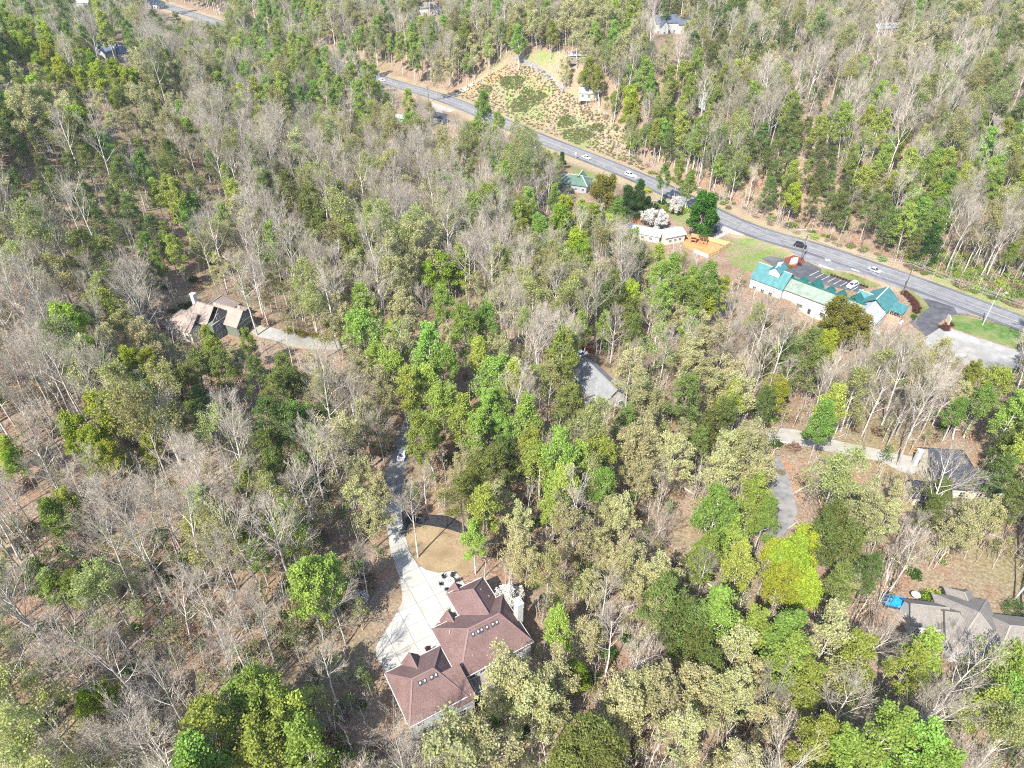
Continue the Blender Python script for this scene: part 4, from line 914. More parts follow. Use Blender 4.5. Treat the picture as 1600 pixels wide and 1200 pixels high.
# patio table with six chairs on the apron
def patio():
    x, y, z = on(702.5, 912, .09); 
    t = thing('patio_table', 'round white patio table on the concrete apron', 'table', (x, y, z)); MB().tube([(0, 0, .70), (0, 0, .76)], [1.0, 1.0], 24).build('table_top', M['trim'], t)
    MB().tube([(0, 0, .03), (0, 0, .70)], [.14, .1], 8).build('pedestal', M['steel'], t); MB().tube([(0, 0, 0), (0, 0, .05)], [.5, .45], 12).build('base', M['steel'], t)
    b = thing('fire_bowl', 'small grey bowl on the round white patio table', 'bowl', (x, y, z+.76)); MB().tube([(0, 0, 0), (0, 0, .05), (0, 0, .2)], [.15, .3, .36], 14, False).build('bowl', M['greywall'], b); MB().tube([(0, 0, .12), (0, 0, .16)], [.29, .3], 12).build('filling', M['gravel'], b)
    names = ['facing the lawn', 'nearest the lawn corner', 'beside the house porch', 'towards the garage', 'on the driveway side', 'by the driveway and lawn edge']
    for k in range(6):
        a = math.radians(15+60*k); r = 1.62; ch = thing('patio_chair', '', 'chair', (x+r*math.cos(a), y+r*math.sin(a), z), a+math.pi/2, 'black chairs round the patio table')
        ch['label'] = ['black patio chair beside the small front gable', 'black patio chair on the lawn side, next to the gable', 'black patio chair on the lawn side, next to the driveway', 'black patio chair on the driveway side of the white table', 'black patio chair facing the lawn across the table', 'black patio chair close under the front wing eave'][k]
        MB().box(-.28, .28, -.28, .28, .40, .48).build('seat', M['blackmetal'], ch); m = MB().prism([(-.28, -.30), (.28, -.30), (.30, -.44), (-.30, -.44)], .48, 1.0); m.build('backrest', M['blackmetal'], ch)
        for s in (-1, 1):
            MB().box(s*.3-.03, s*.3+.03, -.3, .25, .62, .67).build('armrest', M['blackmetal'], ch)
            for q in (-.25, .24): MB().bar((s*.25, q, 0), (s*.25, q, .42), .05).build('leg', M['blackmetal'], ch)
patio()
def bin_(): 
    x, y, z = on(632, 830, .08); t = thing('wheeled_bin', 'black wheeled bin at the driveway edge beside the lawn', 'bin', (x, y, z), .4)
    for dx in (0,):
        m = MB().prism([(-.3, -.35), (.3, -.35), (.3, .35), (-.3, .35)], .1, 1.0); m.build('body', M['blackmetal'], t); MB().box(-.33, .33, -.4, .38, 1.0, 1.07).build('lid', M['carblue'], t)
        for s in (-1, 1): MB().tube([(s*.27, -.35, .12), (s*.33, -.35, .12)], [.12, .12], 10).build('wheel', M['tyre'], t)
    x, y, z = on(628, 834, .08); t = thing('recycling_bin', 'dark blue bin beside the black bin at the driveway edge', 'bin', (x, y, z), .5); MB().prism([(-.3, -.35), (.3, -.35), (.3, .35), (-.3, .35)], .1, .95).build('body', M['carblue'], t); MB().box(-.33, .33, -.4, .38, .95, 1.02).build('lid', M['blackmetal'], t)
    for s in (-1, 1): MB().tube([(s*.27, -.35, .12), (s*.33, -.35, .12)], [.12, .12], 10).build('wheel', M['tyre'], t)
bin_()
# covered spa at the grey-roofed house
def spa():
    x, y, z = on(1399, 944, .05); t = thing('spa_pool', 'bright blue covered spa beside the grey-roofed house', 'spa', (x, y, z), math.radians(-18))
    P = [(-2.4, -1.0), (-2.0, -1.25), (2.0, -1.25), (2.4, -1.0), (2.4, 1.0), (2.0, 1.25), (-2.0, 1.25), (-2.4, 1.0)]
    MB().prism(P, 0, .75).build('shell', M['carblue'], t); MB().prism([(a*1.03, b*1.04) for a, b in P], .75, .95).build('cover', M['blue'], t)
    x, y, z = on(1426, 938, .05)
    u = thing('patio_umbrella', 'small white closed patio umbrella beside the blue spa', 'umbrella', (x, y, z)); MB().tube([(0, 0, 0), (0, 0, 2.3)], [.04, .04], 6).build('pole', M['steel'], u); MB().tube([(0, 0, 1.9), (0, 0, 2.2), (0, 0, 2.5)], [.9, .6, .05], 10).build('canopy', M['trim'], u)
    MB().tube([(0, 0, 0), (0, 0, .1)], [.3, .28], 10).build('base', M['steel'], u)
spa()
def wreck():
    x, y, z = on(1568, 463, .0); t = thing('white_tank', 'white tank lying in scrub on the far side of the highway', 'tank', (x, y, z+.9), math.radians(30))
    MB().tube([(-1.5, 0, -.2), (-1.3, 0, -.2), (1.3, 0, -.2), (1.5, 0, -.2)], [.3, .65, .65, .3], 14).build('drum', M['trim'], t)
    for xx in (-.9, .9): MB().box(xx-.12, xx+.12, -.5, .5, -1.1, -.6).build('leg', M['steel'], t)
wreck()
# ------------------------------------------------------------------ trees: a few forms of each kind, grown branch by branch
BARK = {'bare': mat_bark('pale_grey_bark', (.30, .27, .235), (.54, .50, .45)), 'oak': mat_bark('grey_bark', (.22, .195, .165), (.40, .37, .325)),
        'pine': mat_bark('pine_bark', (.13, .095, .07), (.24, .185, .145)), 'twig': mat_bark('pale_twigs', (.23, .195, .155), (.39, .345, .28), .3)}
LEAF = {'poplar': mat_leaf('tulip_poplar_leaves', (.175, .255, .04), (.42, .52, .125), .5, .035, .28), 'oak': mat_leaf('oak_catkins', (.26, .255, .095), (.58, .56, .29), .45, .022, .22),
        'maple': mat_leaf('chartreuse_leaves', (.21, .29, .025), (.46, .545, .075), .5, .025, .25), 'pine': mat_leaf('pine_needles', (.075, .11, .028), (.225, .275, .075), .35, .03, .3),
        'cedar': mat_leaf('cedar_needles', (.018, .045, .012), (.065, .125, .03), .15, .02), 'blossom': mat_leaf('white_blossom', (.50, .47, .42), (.80, .77, .71), .35, .01, .15),
        'bud': mat_leaf('spring_buds', (.21, .225, .07), (.46, .475, .18), .5, .035, .25), 'round': mat_leaf('deep_green_leaves', (.02, .085, .01), (.085, .22, .025), .3, .01, .1),
        'olive': mat_leaf('olive_leaves', (.11, .11, .015), (.26, .24, .05), .35, .01, .1), 'plum': mat_leaf('plum_leaves', (.03, .01, .018), (.10, .04, .06), .25, .01, .2),
        'redhedge': mat_leaf('dark_red_leaves', (.05, .022, .018), (.14, .06, .05), .2, .01, .15), 'shrub': mat_leaf('shrub_leaves', (.05, .10, .02), (.14, .21, .05), .35, .03, .4),
        'bankgreen': mat_leaf('bank_grass', (.12, .17, .04), (.28, .34, .10), .4, .03, .3),
        'drybrush': mat_leaf('dry_brush', (.20, .14, .08), (.42, .33, .22), .3, .03, .3)}
def _norm(a): return a/np.maximum(np.linalg.norm(a, axis=-1, keepdims=True), 1e-9)
class Grow:
    def __init__(s, seed): s.r = np.random.default_rng(seed); s.seg = []; s.tips = []
    def turn(s, d, ang):
        k = _norm(np.cross(d, s.r.normal(size=3))); return d*math.cos(ang)+k*math.sin(ang)
    def branch(s, p, d, L_, r, lvl, P):
        n = P['n'][lvl]; st = L_/n; up = P['up'][lvl]; jit = P['jit'][lvl]; last = lvl == P['max']
        for i in range(n):
            f = (i+1)/n; d = _norm(d+s.r.normal(size=3)*jit+np.array([0, 0, up])); q = p+d*st
            r0 = r*(1-(i/n)*.75); r1 = r*(1-f*.75); s.seg.append((p, q, r0, r1, lvl)); p = q
            if not last and (i > 0 or lvl > 1):
                for c in range(s.r.poisson(P['kids'][lvl]) if lvl else 0):
                    s.branch(q, s.turn(d, s.r.uniform(*P['ang'])), L_*s.r.uniform(*P['len'])*(1.15-.45*f), r1*.62, lvl+1, P)
        if lvl >= P['max']-1: s.tips.append(p)
    def tree(s, h, cb, spread, nl, prof, ang0, P, r0=None):
        p = np.zeros(3); d = np.array([s.r.normal()*.02, s.r.normal()*.02, 1.]); n = 12; pts = [p.copy()]; r0 = r0 or h*.0105
        for i in range(n):
            d = _norm(d+s.r.normal(size=3)*np.array([.035, .035, 0])); pts.append(pts[-1]+d*h/n)
        rad = lambda t: r0*(1-t)**.8+.03
        for i in range(n): s.seg.append((pts[i], pts[i+1], rad(i/n), rad((i+1)/n), 0))
        s.seg.append((pts[0]-np.array([0, 0, .6]), pts[0], r0*1.35, r0, 0))
        az = s.r.uniform(0, 6.28)
        for k in range(nl):
            t = cb+(1-cb)*((k+.5)/nl)**.9; i = min(int(t*n), n-1); p = pts[i]+(pts[i+1]-pts[i])*(t*n-i)
            az += 2.4+s.r.normal()*.35; e = ang0(( t-cb)/(1-cb))+s.r.normal()*.1
            L_ = spread*prof((t-cb)/(1-cb))*s.r.uniform(.8, 1.2)
            s.branch(p, np.array([math.cos(az)*math.cos(e), math.sin(az)*math.cos(e), math.sin(e)]), L_, max(rad(t)*.55, .04), 1, P)
        s.top = pts[-1]; s.tips.append(pts[-1]); return s
def limbs_mesh(g, name, levels, mat, twig_w=.05):
    m = MB(); rv = g.r
    for p, q, r0, r1, l in g.seg:
        if l not in levels: continue
        if l == 0: m.tube([p, q], [r0, r1], 6, False)
        elif l == 1: m.tube([p, q], [r0, r1], 4, False)
        elif l == 2: m.tube([p, q], [max(r0, .03), max(r1, .02)], 3, False)
        else:
            d = q-p; a = np.cross(d, rv.normal(size=3)); a /= max(np.linalg.norm(a), 1e-9); w = twig_w
            n = len(m.v); m.v += [tuple(p-a*w), tuple(p+a*w), tuple(q+a*w*.25), tuple(q-a*w*.25)]; m.f.append((n, n+1, n+2, n+3))
    me = m.mesh(name); me.materials.append(mat); me.polygons.foreach_set("use_smooth", np.ones(len(me.polygons), bool)); return me
def leaf_mesh(name, centres, mat, rnd, per, sig, size, flat=1.0, upbias=.5, twigs=None, aspect=.7):
    """many small leaf-sprays round each centre"""
    C = np.asarray(centres); n = len(C); N_ = rnd.poisson(per, n) if per > 2.5 else np.full(n, int(per))
    P = np.repeat(C, N_, 0); k = len(P); off = rnd.normal(size=(k, 3))*sig; off[:, 2] *= flat; P = P+off
    nn = _norm(rnd.normal(size=(k, 3))+np.array([0, 0, upbias])); t = _norm(np.cross(nn, rnd.normal(size=(k, 3)))); b = np.cross(nn, t)
    sz = size*rnd.uniform(.6, 1.4, k)[:, None]
    V = np.stack([P-t*sz, P-b*sz*aspect+nn*sz*.12, P+t*sz, P+b*sz*aspect+nn*sz*.12], 1).reshape(-1, 3)
    me = bpy.data.meshes.new(name); nf = k
    ct = rnd.uniform(0, 1, n); tint = np.clip(np.repeat(ct, N_)*.5+rnd.uniform(0, 1, k)*.5, 0, 1).astype(np.float32)
    tv, tf = ([], []) if twigs is None else twigs
    nv = len(V); allv = np.concatenate([V, np.array(tv).reshape(-1, 3)]) if len(tv) else V
    F = np.arange(nv, dtype=np.int32).reshape(-1, 4)
    if len(tf): F = np.concatenate([F, np.array(tf, np.int32)+nv]); tint = np.concatenate([tint, np.zeros(len(tf), np.float32)])
    me.vertices.add(len(allv)); me.vertices.foreach_set("co", allv.astype(np.float32).ravel()); me.loops.add(F.size); me.loops.foreach_set("vertex_index", F.ravel())
    me.polygons.add(len(F)); me.polygons.foreach_set("loop_start", np.arange(0, F.size, 4, dtype=np.int32)); me.polygons.foreach_set("loop_total", np.full(len(F), 4, np.int32))
    me.materials.append(mat)
    if len(tf): me.materials.append(BARK['twig']); mi = np.zeros(len(F), np.int32); mi[nf:] = 1; me.polygons.foreach_set("material_index", mi)
    me.update(calc_edges=True); me.attributes.new("tint", 'FLOAT', 'FACE').data.foreach_set("value", tint); return me
def ribbons(g, levels, w=.03):
    V = []; F = []
    for p, q, r0, r1, l in g.seg:
        if l in levels:
            d = q-p; a = np.cross(d, g.r.normal(size=3)); a /= max(np.linalg.norm(a), 1e-9); n = len(V); ww = max(w, r0*.8 if l < 3 else w); V += [p-a*ww, p+a*ww, q+a*ww*.4, q-a*ww*.4]; F.append((n, n+1, n+2, n+3))
    return V, F
FORMS = {}
def add_form(kind, trunk, crown, tips, h):
    T = np.array(tips); z0, z1 = np.percentile(T[:, 2], [3, 99]); w = 2*np.percentile(np.hypot(T[:, 0], T[:, 1]), 88)
    FORMS.setdefault(kind, []).append(dict(trunk=trunk, crown=crown, hc=(z0*.35+z1*.65), w=w, h=h))
P3 = dict(max=3, n=[12, 5, 3, 2], up=[0, .10, .07, .05], jit=[0, .12, .18, .25], kids=[0, 2.6, 2.7, 0], ang=(.45, .95), len=(.36, .58))
P4 = dict(max=4, n=[12, 6, 4, 3, 2], up=[0, .10, .08, .06, .05], jit=[0, .08, .10, .12, .15], kids=[0, 1.5, 1.25, 1.1, 0], ang=(.28, .62), len=(.46, .70))
def make_bare(kind, seed, h, cb, spread, nl, vase, budded=False):
    g = Grow(seed).tree(h, cb, spread, nl, lambda t: (1-.55*t) if not vase else (1.05-.35*t), lambda t: .55+.55*t if not vase else .85+.3*t, P4)
    tr = limbs_mesh(g, kind+'_trunk', (0, 1), BARK['bare'])
    if budded: cr = leaf_mesh(kind+'_crown', [t for t in g.tips], LEAF['bud'], g.r, 2.6, .42, .19, twigs=ribbons(g, (2, 3, 4), .016))
    else: cr = limbs_mesh(g, kind+'_crown', (2, 3, 4), BARK['twig'], .016)
    add_form(kind, tr, cr, g.tips, h)
for i, (h, cb, sp, nl, v) in enumerate(((25, .42, 8.0, 13, 1), (23, .36, 7.5, 14, 0), (26, .5, 7.0, 12, 1), (21, .33, 8.2, 13, 0), (24, .45, 6.2, 12, 1), (27, .48, 8.4, 13, 0))): make_bare('bare_tree', 11+i, h, cb, sp, nl, v)
for i, (h, cb, sp, nl, v) in enumerate(((23, .4, 7.2, 12, 0), (24, .42, 6.6, 12, 1), (20, .36, 7.0, 11, 0))): make_bare('budding_tree', 41+i, h, cb, sp, nl, v, True)
def make_leafy(kind, seed, h, cb, spread, nl, prof, ang, P, per, sig, size, mat, bark, flat=1.0, twigw=.05, asp=.7, upb=.5):
    g = Grow(seed).tree(h, cb, spread, nl, prof, ang, P); tr = limbs_mesh(g, kind+'_trunk', (0, 1), BARK[bark])
    mids = [(a*.5+b*.5) for a, b, r0, r1, l in g.seg if l >= P['max']]
    cen = g.tips+[mids[i] for i in g.r.choice(len(mids), len(mids)//3, replace=False)]
    add_form(kind, tr, leaf_mesh(kind+'_crown', cen, LEAF[mat], g.r, per, sig, size, flat, upb, ribbons(g, (2, 3), twigw), asp), g.tips, h)
for i, (h, sp) in enumerate(((20, 5.8), (22, 6.2), (18, 5.2), (19, 6.8))):
    make_leafy('oak_tree', 61+i, h, .34, sp, 13, lambda t: 1.05-.4*t, lambda t: .35+.6*t, P3, 3.3, .27, .19, 'oak', 'oak', twigw=.03)
for i, (h, sp) in enumerate(((25, 5.2), (23, 4.8), (24, 5.8), (21, 4.6), (16, 6.6))):
    make_leafy('poplar_tree', 71+i, h, .36, sp, 20, lambda t: (1.05-.75*t)*(.55+.45*min(1, t*4)), lambda t: .45+.35*t, P3, 3.2, .34, .2, 'poplar', 'bare', twigw=.03)
for i, (h, sp) in enumerate(((17, 5.4), (15, 5.0), (18, 5.6))):
    make_leafy('maple_tree', 81+i, h, .26, sp, 18, lambda t: (1.0-.55*t)*(.7+.3*min(1, t*3)), lambda t: .3+.6*t, P3, 4.2, .36, .21, 'maple', 'oak', twigw=.03)
PN = dict(max=2, n=[12, 5, 3], up=[0, .03, .05], jit=[0, .07, .15], kids=[0, 2.6, 0], ang=(.5, 1.0), len=(.34, .52))
def make_pine(kind, seed, h, cb, spread, nl, per, sig, size, mat, prof, ang, flat=.55):
    g = Grow(seed).tree(h, cb, spread, nl, prof, ang, PN); tr = limbs_mesh(g, kind+'_trunk', (0, 1), BARK['pine'])
    add_form(kind, tr, leaf_mesh(kind+'_crown', g.tips, LEAF[mat], g.r, per, sig, size, flat, .8, ribbons(g, (2,), .04), .4), g.tips, h)
for i, (h, sp, cb) in enumerate(((23, 4.6, .42), (20, 4.2, .32), (25, 4.6, .5), (18, 4.4, .25))):
    make_pine('pine_tree', 91+i, h, cb, sp, 30, 16, .42, .24, 'pine', lambda t: (1.0-.7*t)*(.6+.4*min(1, t*5)), lambda t: .05+.5*t)
for i, (h, sp) in enumerate(((13, 3.6), (11, 3.2))):
    make_pine('cedar_tree', 101+i, h, .06, sp, 44, 26, .36, .2, 'cedar', lambda t: 1.02-.85*t, lambda t: .15+.6*t, .8)
for i, (h, sp) in enumerate(((7.5, 3.4), (6.5, 3.0))):
    make_leafy('blossom_tree', 111+i, h, .22, sp, 16, lambda t: 1-.35*t, lambda t: .35+.6*t, P3, 5, .2, .14, 'blossom', 'oak')
make_leafy('round_tree', 121, 16, .14, 5.6, 26, lambda t: (1.0-.4*t)*(.75+.25*min(1, t*3)), lambda t: .1+.85*t, P3, 5.5, .45, .28, 'round', 'oak')
make_leafy('olive_tree', 122, 13, .2, 6.0, 22, lambda t: (1.0-.4*t), lambda t: .15+.8*t, P3, 5, .42, .24, 'olive', 'oak')
make_leafy('plum_tree', 123, 6, .25, 2.6, 12, lambda t: 1-.4*t, lambda t: .4+.6*t, P3, 4, .2, .15, 'plum', 'oak')

# ------------------------------------------------------------------ where the trees stand
HAND = {
'poplar_tree': "165,220,24 280,172,24 295,200,26 262,290,30 275,302,36 290,330,30 355,270,26 200,48,22 210,60,22 130,52,20 105,48,20 320,108,26 345,92,22 385,112,24 395,50,26 445,25,20 410,35,24 432,68,24 535,75,22 460,92,22 545,112,28 558,138,28 490,142,24 510,112,20 625,65,20 645,82,20 675,60,18 693,32,22 470,148,24 520,152,24 640,152,22 755,163,30 742,200,30 778,190,22 775,245,24 565,165,26 345,335,30 420,365,34 545,345,38 550,375,38 575,470,56 565,505,56 700,470,50 725,500,44 755,495,40 690,560,60 665,535,50 750,545,36 160,475,58 326,524,30 385,526,26 335,550,40 660,590,58 690,620,62 640,600,44 720,640,48 742,662,44 845,715,66 875,700,58 825,690,48 935,700,62 900,715,48 1120,790,62 1180,770,54 1145,825,48 1198,800,46 1145,615,40 1300,625,48 1290,650,46 1560,590,50 1540,620,44 1585,640,50 755,790,52 740,835,40 500,880,86 478,905,66 400,860,30 380,838,30 55,890,42 78,912,44 118,910,40 80,800,44 100,780,40 420,1055,104 380,1090,90 450,1110,90 410,1150,104 470,1160,80 870,972,48 1180,970,60 1232,985,70 1240,1030,70 1270,1062,60 1440,1010,58 1418,1032,58 1575,1040,86 1592,1075,80 1550,1095,60 1390,1130,86 1430,1155,86 1455,1195,86 1280,1150,70 1320,1175,80 845,360,34 1240,265,24 1060,260,22 1078,280,24 1040,268,22 985,112,30 940,118,30 1020,130,24 1070,108,32 1078,140,28 1120,150,32 1090,92,24 810,55,24 862,45,20 960,45,20 1380,190,30 1358,180,24 1410,212,26 1482,220,24 1502,242,24 1420,252,32 1380,242,28 1450,262,30 1400,284,34 1482,284,30 1560,282,30 1084,436,44 1072,455,50 1052,412,30 1028,398,28 1108,432,38 965,325,28 1130,448,28 840,350,28 300,318,30 240,295,26 865,300,22",
'maple_tree': "28,65,30 50,72,30 72,82,30 95,102,30 60,97,28 145,92,28 152,112,34 172,106,28 128,116,26 215,118,24 195,117,24 120,662,58 142,690,48 168,707,44 230,690,30 205,555,40 226,562,36 1240,872,68 1256,848,58 1228,905,60 1264,920,58 1215,862,48 872,335,40 884,322,34 905,378,40 916,392,42 985,457,40 1085,455,44 1102,462,40 1292,532,36 990,150,32 984,166,28 690,410,44 720,402,40 668,425,34 1470,300,34 1242,300,30 1165,255,22 1560,296,28 905,1045,30 130,1095,50 160,1080,40 15,720,36 8,700,30",
'oak_tree': "25,105,26 55,110,28 80,140,26 5,130,24 150,150,28 165,185,26 205,175,30 240,150,26 275,135,24 360,165,28 245,215,26 240,255,28 300,265,30 190,182,26 680,105,28 605,45,22 560,32,20 740,60,26 755,40,22 575,82,22 690,210,26 440,205,24 735,257,28 915,70,38 930,85,38 905,45,34 880,100,26 1040,85,24 100,330,26 88,346,26 340,408,34 185,500,50 160,520,44 215,512,50 232,522,44 370,562,40 540,497,44 575,470,50 620,468,56 640,482,50 740,442,44 762,470,36 695,522,40 775,520,40 792,542,44 580,592,54 560,570,44 600,620,40 520,502,44 550,760,58 565,738,48 575,790,58 592,762,44 740,690,48 760,680,44 720,722,42 785,772,60 802,800,58 800,842,58 822,872,54 985,572,60 1000,604,64 1010,602,56 1028,614,48 1070,540,54 1085,562,50 1110,570,58 1148,575,58 1162,602,58 1130,598,54 1012,628,58 1020,680,68 1052,700,68 990,692,54 1062,670,48 1150,700,68 1182,690,68 1192,722,58 1140,722,58 980,800,58 962,790,54 990,860,66 1022,880,66 960,882,58 1040,902,58 990,922,58 940,832,50 930,902,56 1370,780,66 1392,802,56 1402,772,48 1375,822,48 1500,810,58 1522,790,58 1562,800,48 1590,742,40 805,1040,96 845,1060,96 872,1040,78 795,1082,86 832,1112,86 862,1092,78 912,985,58 1020,962,66 1000,1070,86 960,1092,86 1042,1080,86 980,1122,80 1092,1050,86 1120,1090,86 1062,1142,80 1150,1012,76 1182,1042,76 1162,1082,76 1205,1112,60 1330,900,50 1380,285,24 1350,80,22 1410,40,22 1250,70,22",
'pine_tree': "100,30,22 50,20,22 180,25,22 215,30,22 240,25,22 280,30,22 10,205,26 30,225,26 55,205,26 60,255,28 85,275,28 130,245,26 110,252,26 215,225,26 330,250,26 275,85,20 160,252,26 20,280,28 60,300,28 135,300,30 145,330,30 172,310,30 200,322,34 235,352,32 180,362,32 430,265,34 485,308,44 475,332,40 605,160,24 555,190,22 585,150,22 400,580,42 430,602,46 455,600,46 440,572,42 300,570,48 288,592,46 310,622,38 420,690,48 432,722,44 300,642,36 345,562,42 886,588,46 890,618,46 880,636,40 978,652,40 960,445,42 945,457,38 988,482,36 992,512,38 1110,662,48 1096,690,42 1130,642,42 1120,602,38 1270,562,46 1264,532,42 1200,622,36 745,740,56 770,720,56 720,762,48 792,702,48 1310,812,58 1290,832,56 1332,842,58 1352,882,56 1325,902,56 1472,760,42 1460,790,42 1560,730,48 1582,772,48 1570,692,38 1040,930,66 1060,952,66 1082,976,66 1096,1002,60 1110,1032,56 1032,910,56 900,1160,84 932,1150,84 944,1182,84 880,1184,78 1220,210,24 1240,230,26 1200,242,24 1212,262,26 1262,262,26 1282,272,26 1302,282,26 1322,292,26 1232,292,26 1352,302,26 1272,302,26 1300,242,24 1262,196,24 1300,190,24 1280,140,22 1310,150,22 1255,120,20 1490,165,26 1440,180,22 1550,145,24 1572,155,24 1540,130,22 1560,172,24 1480,60,20 1460,75,20 1560,60,22 1590,50,22 1225,45,22 1232,62,22 1130,55,22 1060,10,20 1040,12,20 1100,15,20 1160,10,20",
'cedar_tree': "985,306,34 999,300,30 1004,318,18 878,246,14 1462,372,34 1012,316,16 ",
'blossom_tree': "1026,336,28 1013,334,22 1038,337,22 1058,314,22 796,925,44 945,320,16 999,311,13 558,935,36",
'round_tree': "1100,318,46", 'olive_tree': "943,288,44 1320,492,60 1345,505,48", 'plum_tree': "810,992,24",
'bare_tree': "1490,730,110 640,770,70 950,900,70 160,1000,120 90,1010,100 240,1040,120 330,1000,100 300,900,90 200,800,80 60,640,70 40,680,70 130,440,50 340,320,36 70,440,40 1180,520,50 1380,600,56 1420,620,56 1150,500,44 1220,1060,80 500,1010,80 560,860,50 1000,1000,80 960,960,80 660,730,44",
}
ZONES = {k: [tuple(map(float, q.split(','))) for q in v.split()] for k, v in HAND.items()}
KEEP = [ # (photo outline of a place that must stay in view, strictness)
 [(595,778),(632,778),(640,800),(728,812),(740,850),(744,890),(760,905),(800,938),(826,950),(838,1000),(780,1040),(760,1070),(765,1112),(650,1160),(608,1090),(585,1030),(590,1000),(622,955),(612,880)],
 [(598,780),(604,735),(612,700),(622,672),(646,672),(648,705),(634,775)],
 [(252,505),(318,458),(345,470),(400,490),(420,512),(392,526),(340,522),(285,522)], [(300,448),(350,455),(300,470),(258,492),(262,470)], [(405,512),(530,532),(530,549),(410,532)],
 [(1160,440),(1188,400),(1240,388),(1600,508),(1600,560),(1500,562),(1440,536),(1400,512),(1290,492),(1230,484),(1150,460)],
 [(1600,488),(1200,345),(1000,263),(830,198),(700,146),(590,113),(590,132),(700,168),(830,224),(1000,300),(1200,390),(1600,528)],
 [(225,0),(355,34),(355,46),(222,9)], [(690,150),(742,128),(798,92),(900,80),(915,110),(890,120),(905,165),(960,200),(990,265),(830,205)],
 [(972,352),(1000,338),(1060,345),(1120,345),(1215,385),(1190,412),(1160,430),(1108,408),(1078,398),(1060,372),(1030,374),(980,362)], [(876,266),(922,266),(922,296),(880,294)],
 [(155,80),(210,80),(210,102),(160,102)], [(1022,28),(1072,28),(1072,54),(1022,54)], [(1432,698),(1520,690),(1545,735),(1470,750),(1430,735)], [(1205,668),(1300,685),(1440,712),(1440,740),(1400,722),(1210,692)],
 [(1380,928),(1420,938),(1525,926),(1600,968),(1600,1030),(1500,1022),(1420,982),(1385,952)], [(1205,730),(1232,740),(1250,800),(1222,836),(1196,830)], [(912,562),(945,562),(962,606),(945,628),(922,598)],
 [(1400,905),(1600,890),(1600,935),(1530,925),(1430,935)], [(612,182),(640,182),(640,196),(612,196)], [(682,180),(698,180),(698,196),(682,196)], [(895,84),(912,84),(912,97),(895,97)], [(655,10),(690,10),(690,26),(655,26)], [(1050,790),(1090,780),(1085,850),(1045,855)], [(1480,425),(1600,450),(1600,490),(1490,462)],
 [(600,880),(625,930),(592,1000),(580,1040),(602,1095),(588,1060),(572,1000),(582,940)], [(604,1050),(650,1155),(640,1165),(596,1090)],
 [(1365,50),(1400,50),(1400,58),(1365,58)], [(595,1080),(640,1165),(700,1160),(790,1115),(760,1105),(650,1165)], [(232,4),(254,4),(254,16),(232,16)],[(112,2),(145,2),(145,14),(112,14)]]
MAP = """PPBM PNBM NPBB BBPG PPPB BBOP BBOP BOPO POBO OPOP BONB NBON NOBB OOBB NBOP BNOB
OOMN OMON OOBN BBPB PPBB PPBP BBPB BPGB GBPB BPOM PPBN BBPO BBNP BBBP BBNB BNNB
NNOB BONN BBNP BPBB BBOB BBBG BBGB BBBP BGBP BBGG BNBP BBNP NNNP NPPB PPBP BPPB
BBON NNBP NPPN BOPB NNBO BPNB BBBO BBBP BPPM PPBM PGBB GBGB NBBN BNBN NBPP BPBB
BBBB BBNB BBBB BBBB BBBB BOOB OMOB POBB BBBG BBBP PPBO BBPM BBGB GGBB GGGG GGGG
BBBB OPOM BNBB PNOB NOBB OPPO PPOP PPOB BPBB OOBB OOBB BBBO BBNM BBBB BBGB BBPO
BBBB BMBB BNBB BBBB BBPN BOBB PPPO PPOB NBPB NOOB OOBN OOPN BOPB PBBB BBBB PPPO
BBBB BMBB BBBB BBBP BNBB OOBB BBBB NPOP PPOP POBB OOBB POOB BBGB ONOB OOPB OPPN
BBPB BBBB BBBB BBBG BBPB BBBB BBBB OOPB OOBB OOBB OPBB PPBB MMPN PNOB BBBB BBBB
BPBB PBBB BBBB BBBB PPBB BPGB BBBB BBBB BPOB OOBO NNNB PPBB PPOB BBGB BBBB BBBB
BBBB BBBB BBBB PPBB PPBB BBBB BBBB OBOB OOOM OOBO OONN OOPB OPPB PPBB PBBB PPPB
BGBB BBBB BBBB PPPB PPBB BBBB BBBB OBOB OPNN OOBN OOBB BBOP PPNB PPPB BBBB BBGB""".split()
LET = {'B': 'bare_tree', 'O': 'oak_tree', 'P': 'poplar_tree', 'N': 'pine_tree', 'M': 'maple_tree', 'G': 'budding_tree'}
TREES = []
SUNNY = [gp([(597,783),(628,783),(640,862),(686,893),(740,890),(740,860),(640,818),(720,832),(735,920),(690,1000),(604,1052),(588,1020),(628,940),(616,880)]),
         gp([(604,1052),(690,1000),(780,940),(832,1000),(733,1085),(650,1150)])]          # drive, lawn and roofs lie in full sun
for kd, L_ in ZONES.items():           # crowns whose place and width the photo gives
    L_ = [q for q in L_ if q[2] > 0]; F_ = FORMS[kd]; k = rng.integers(0, len(F_), len(L_)); u, v, w = [np.array(c) for c in zip(*L_)]
    pm = FPX/proj(*ground(u, v, 15.0), 12.0)[2]; want = np.array([[abs(w_/p_/(f['w']+1.2)-.92) for f in F_] for w_, p_ in zip(w, pm)])+rng.uniform(0, .25, (len(L_), len(F_))); k = want.argmin(1)      # the form whose build suits the width
    hc = np.array([F_[i]['hc'] for i in k]); fw_ = np.array([F_[i]['w'] for i in k]); s = np.ones(len(L_))
    for _ in range(4):
        x, y = ground(u, v, hc*s); z = zt(x, y); _, _, d = proj(x, y, z+hc*s); s = np.clip(w*d/FPX/(fw_+1.2), .5, 1.75)
    for i in range(len(L_)): TREES.append(dict(kind=kd, form=int(k[i]), x=float(x[i]), y=float(y[i]), z=float(z[i]), s=float(s[i]), rz=float(rng.uniform(0, 6.283)), u=float(u[i]), v=float(v[i]), w=float(w[i]), d=float(d[i]), hand=True))
n_hand = len(TREES)
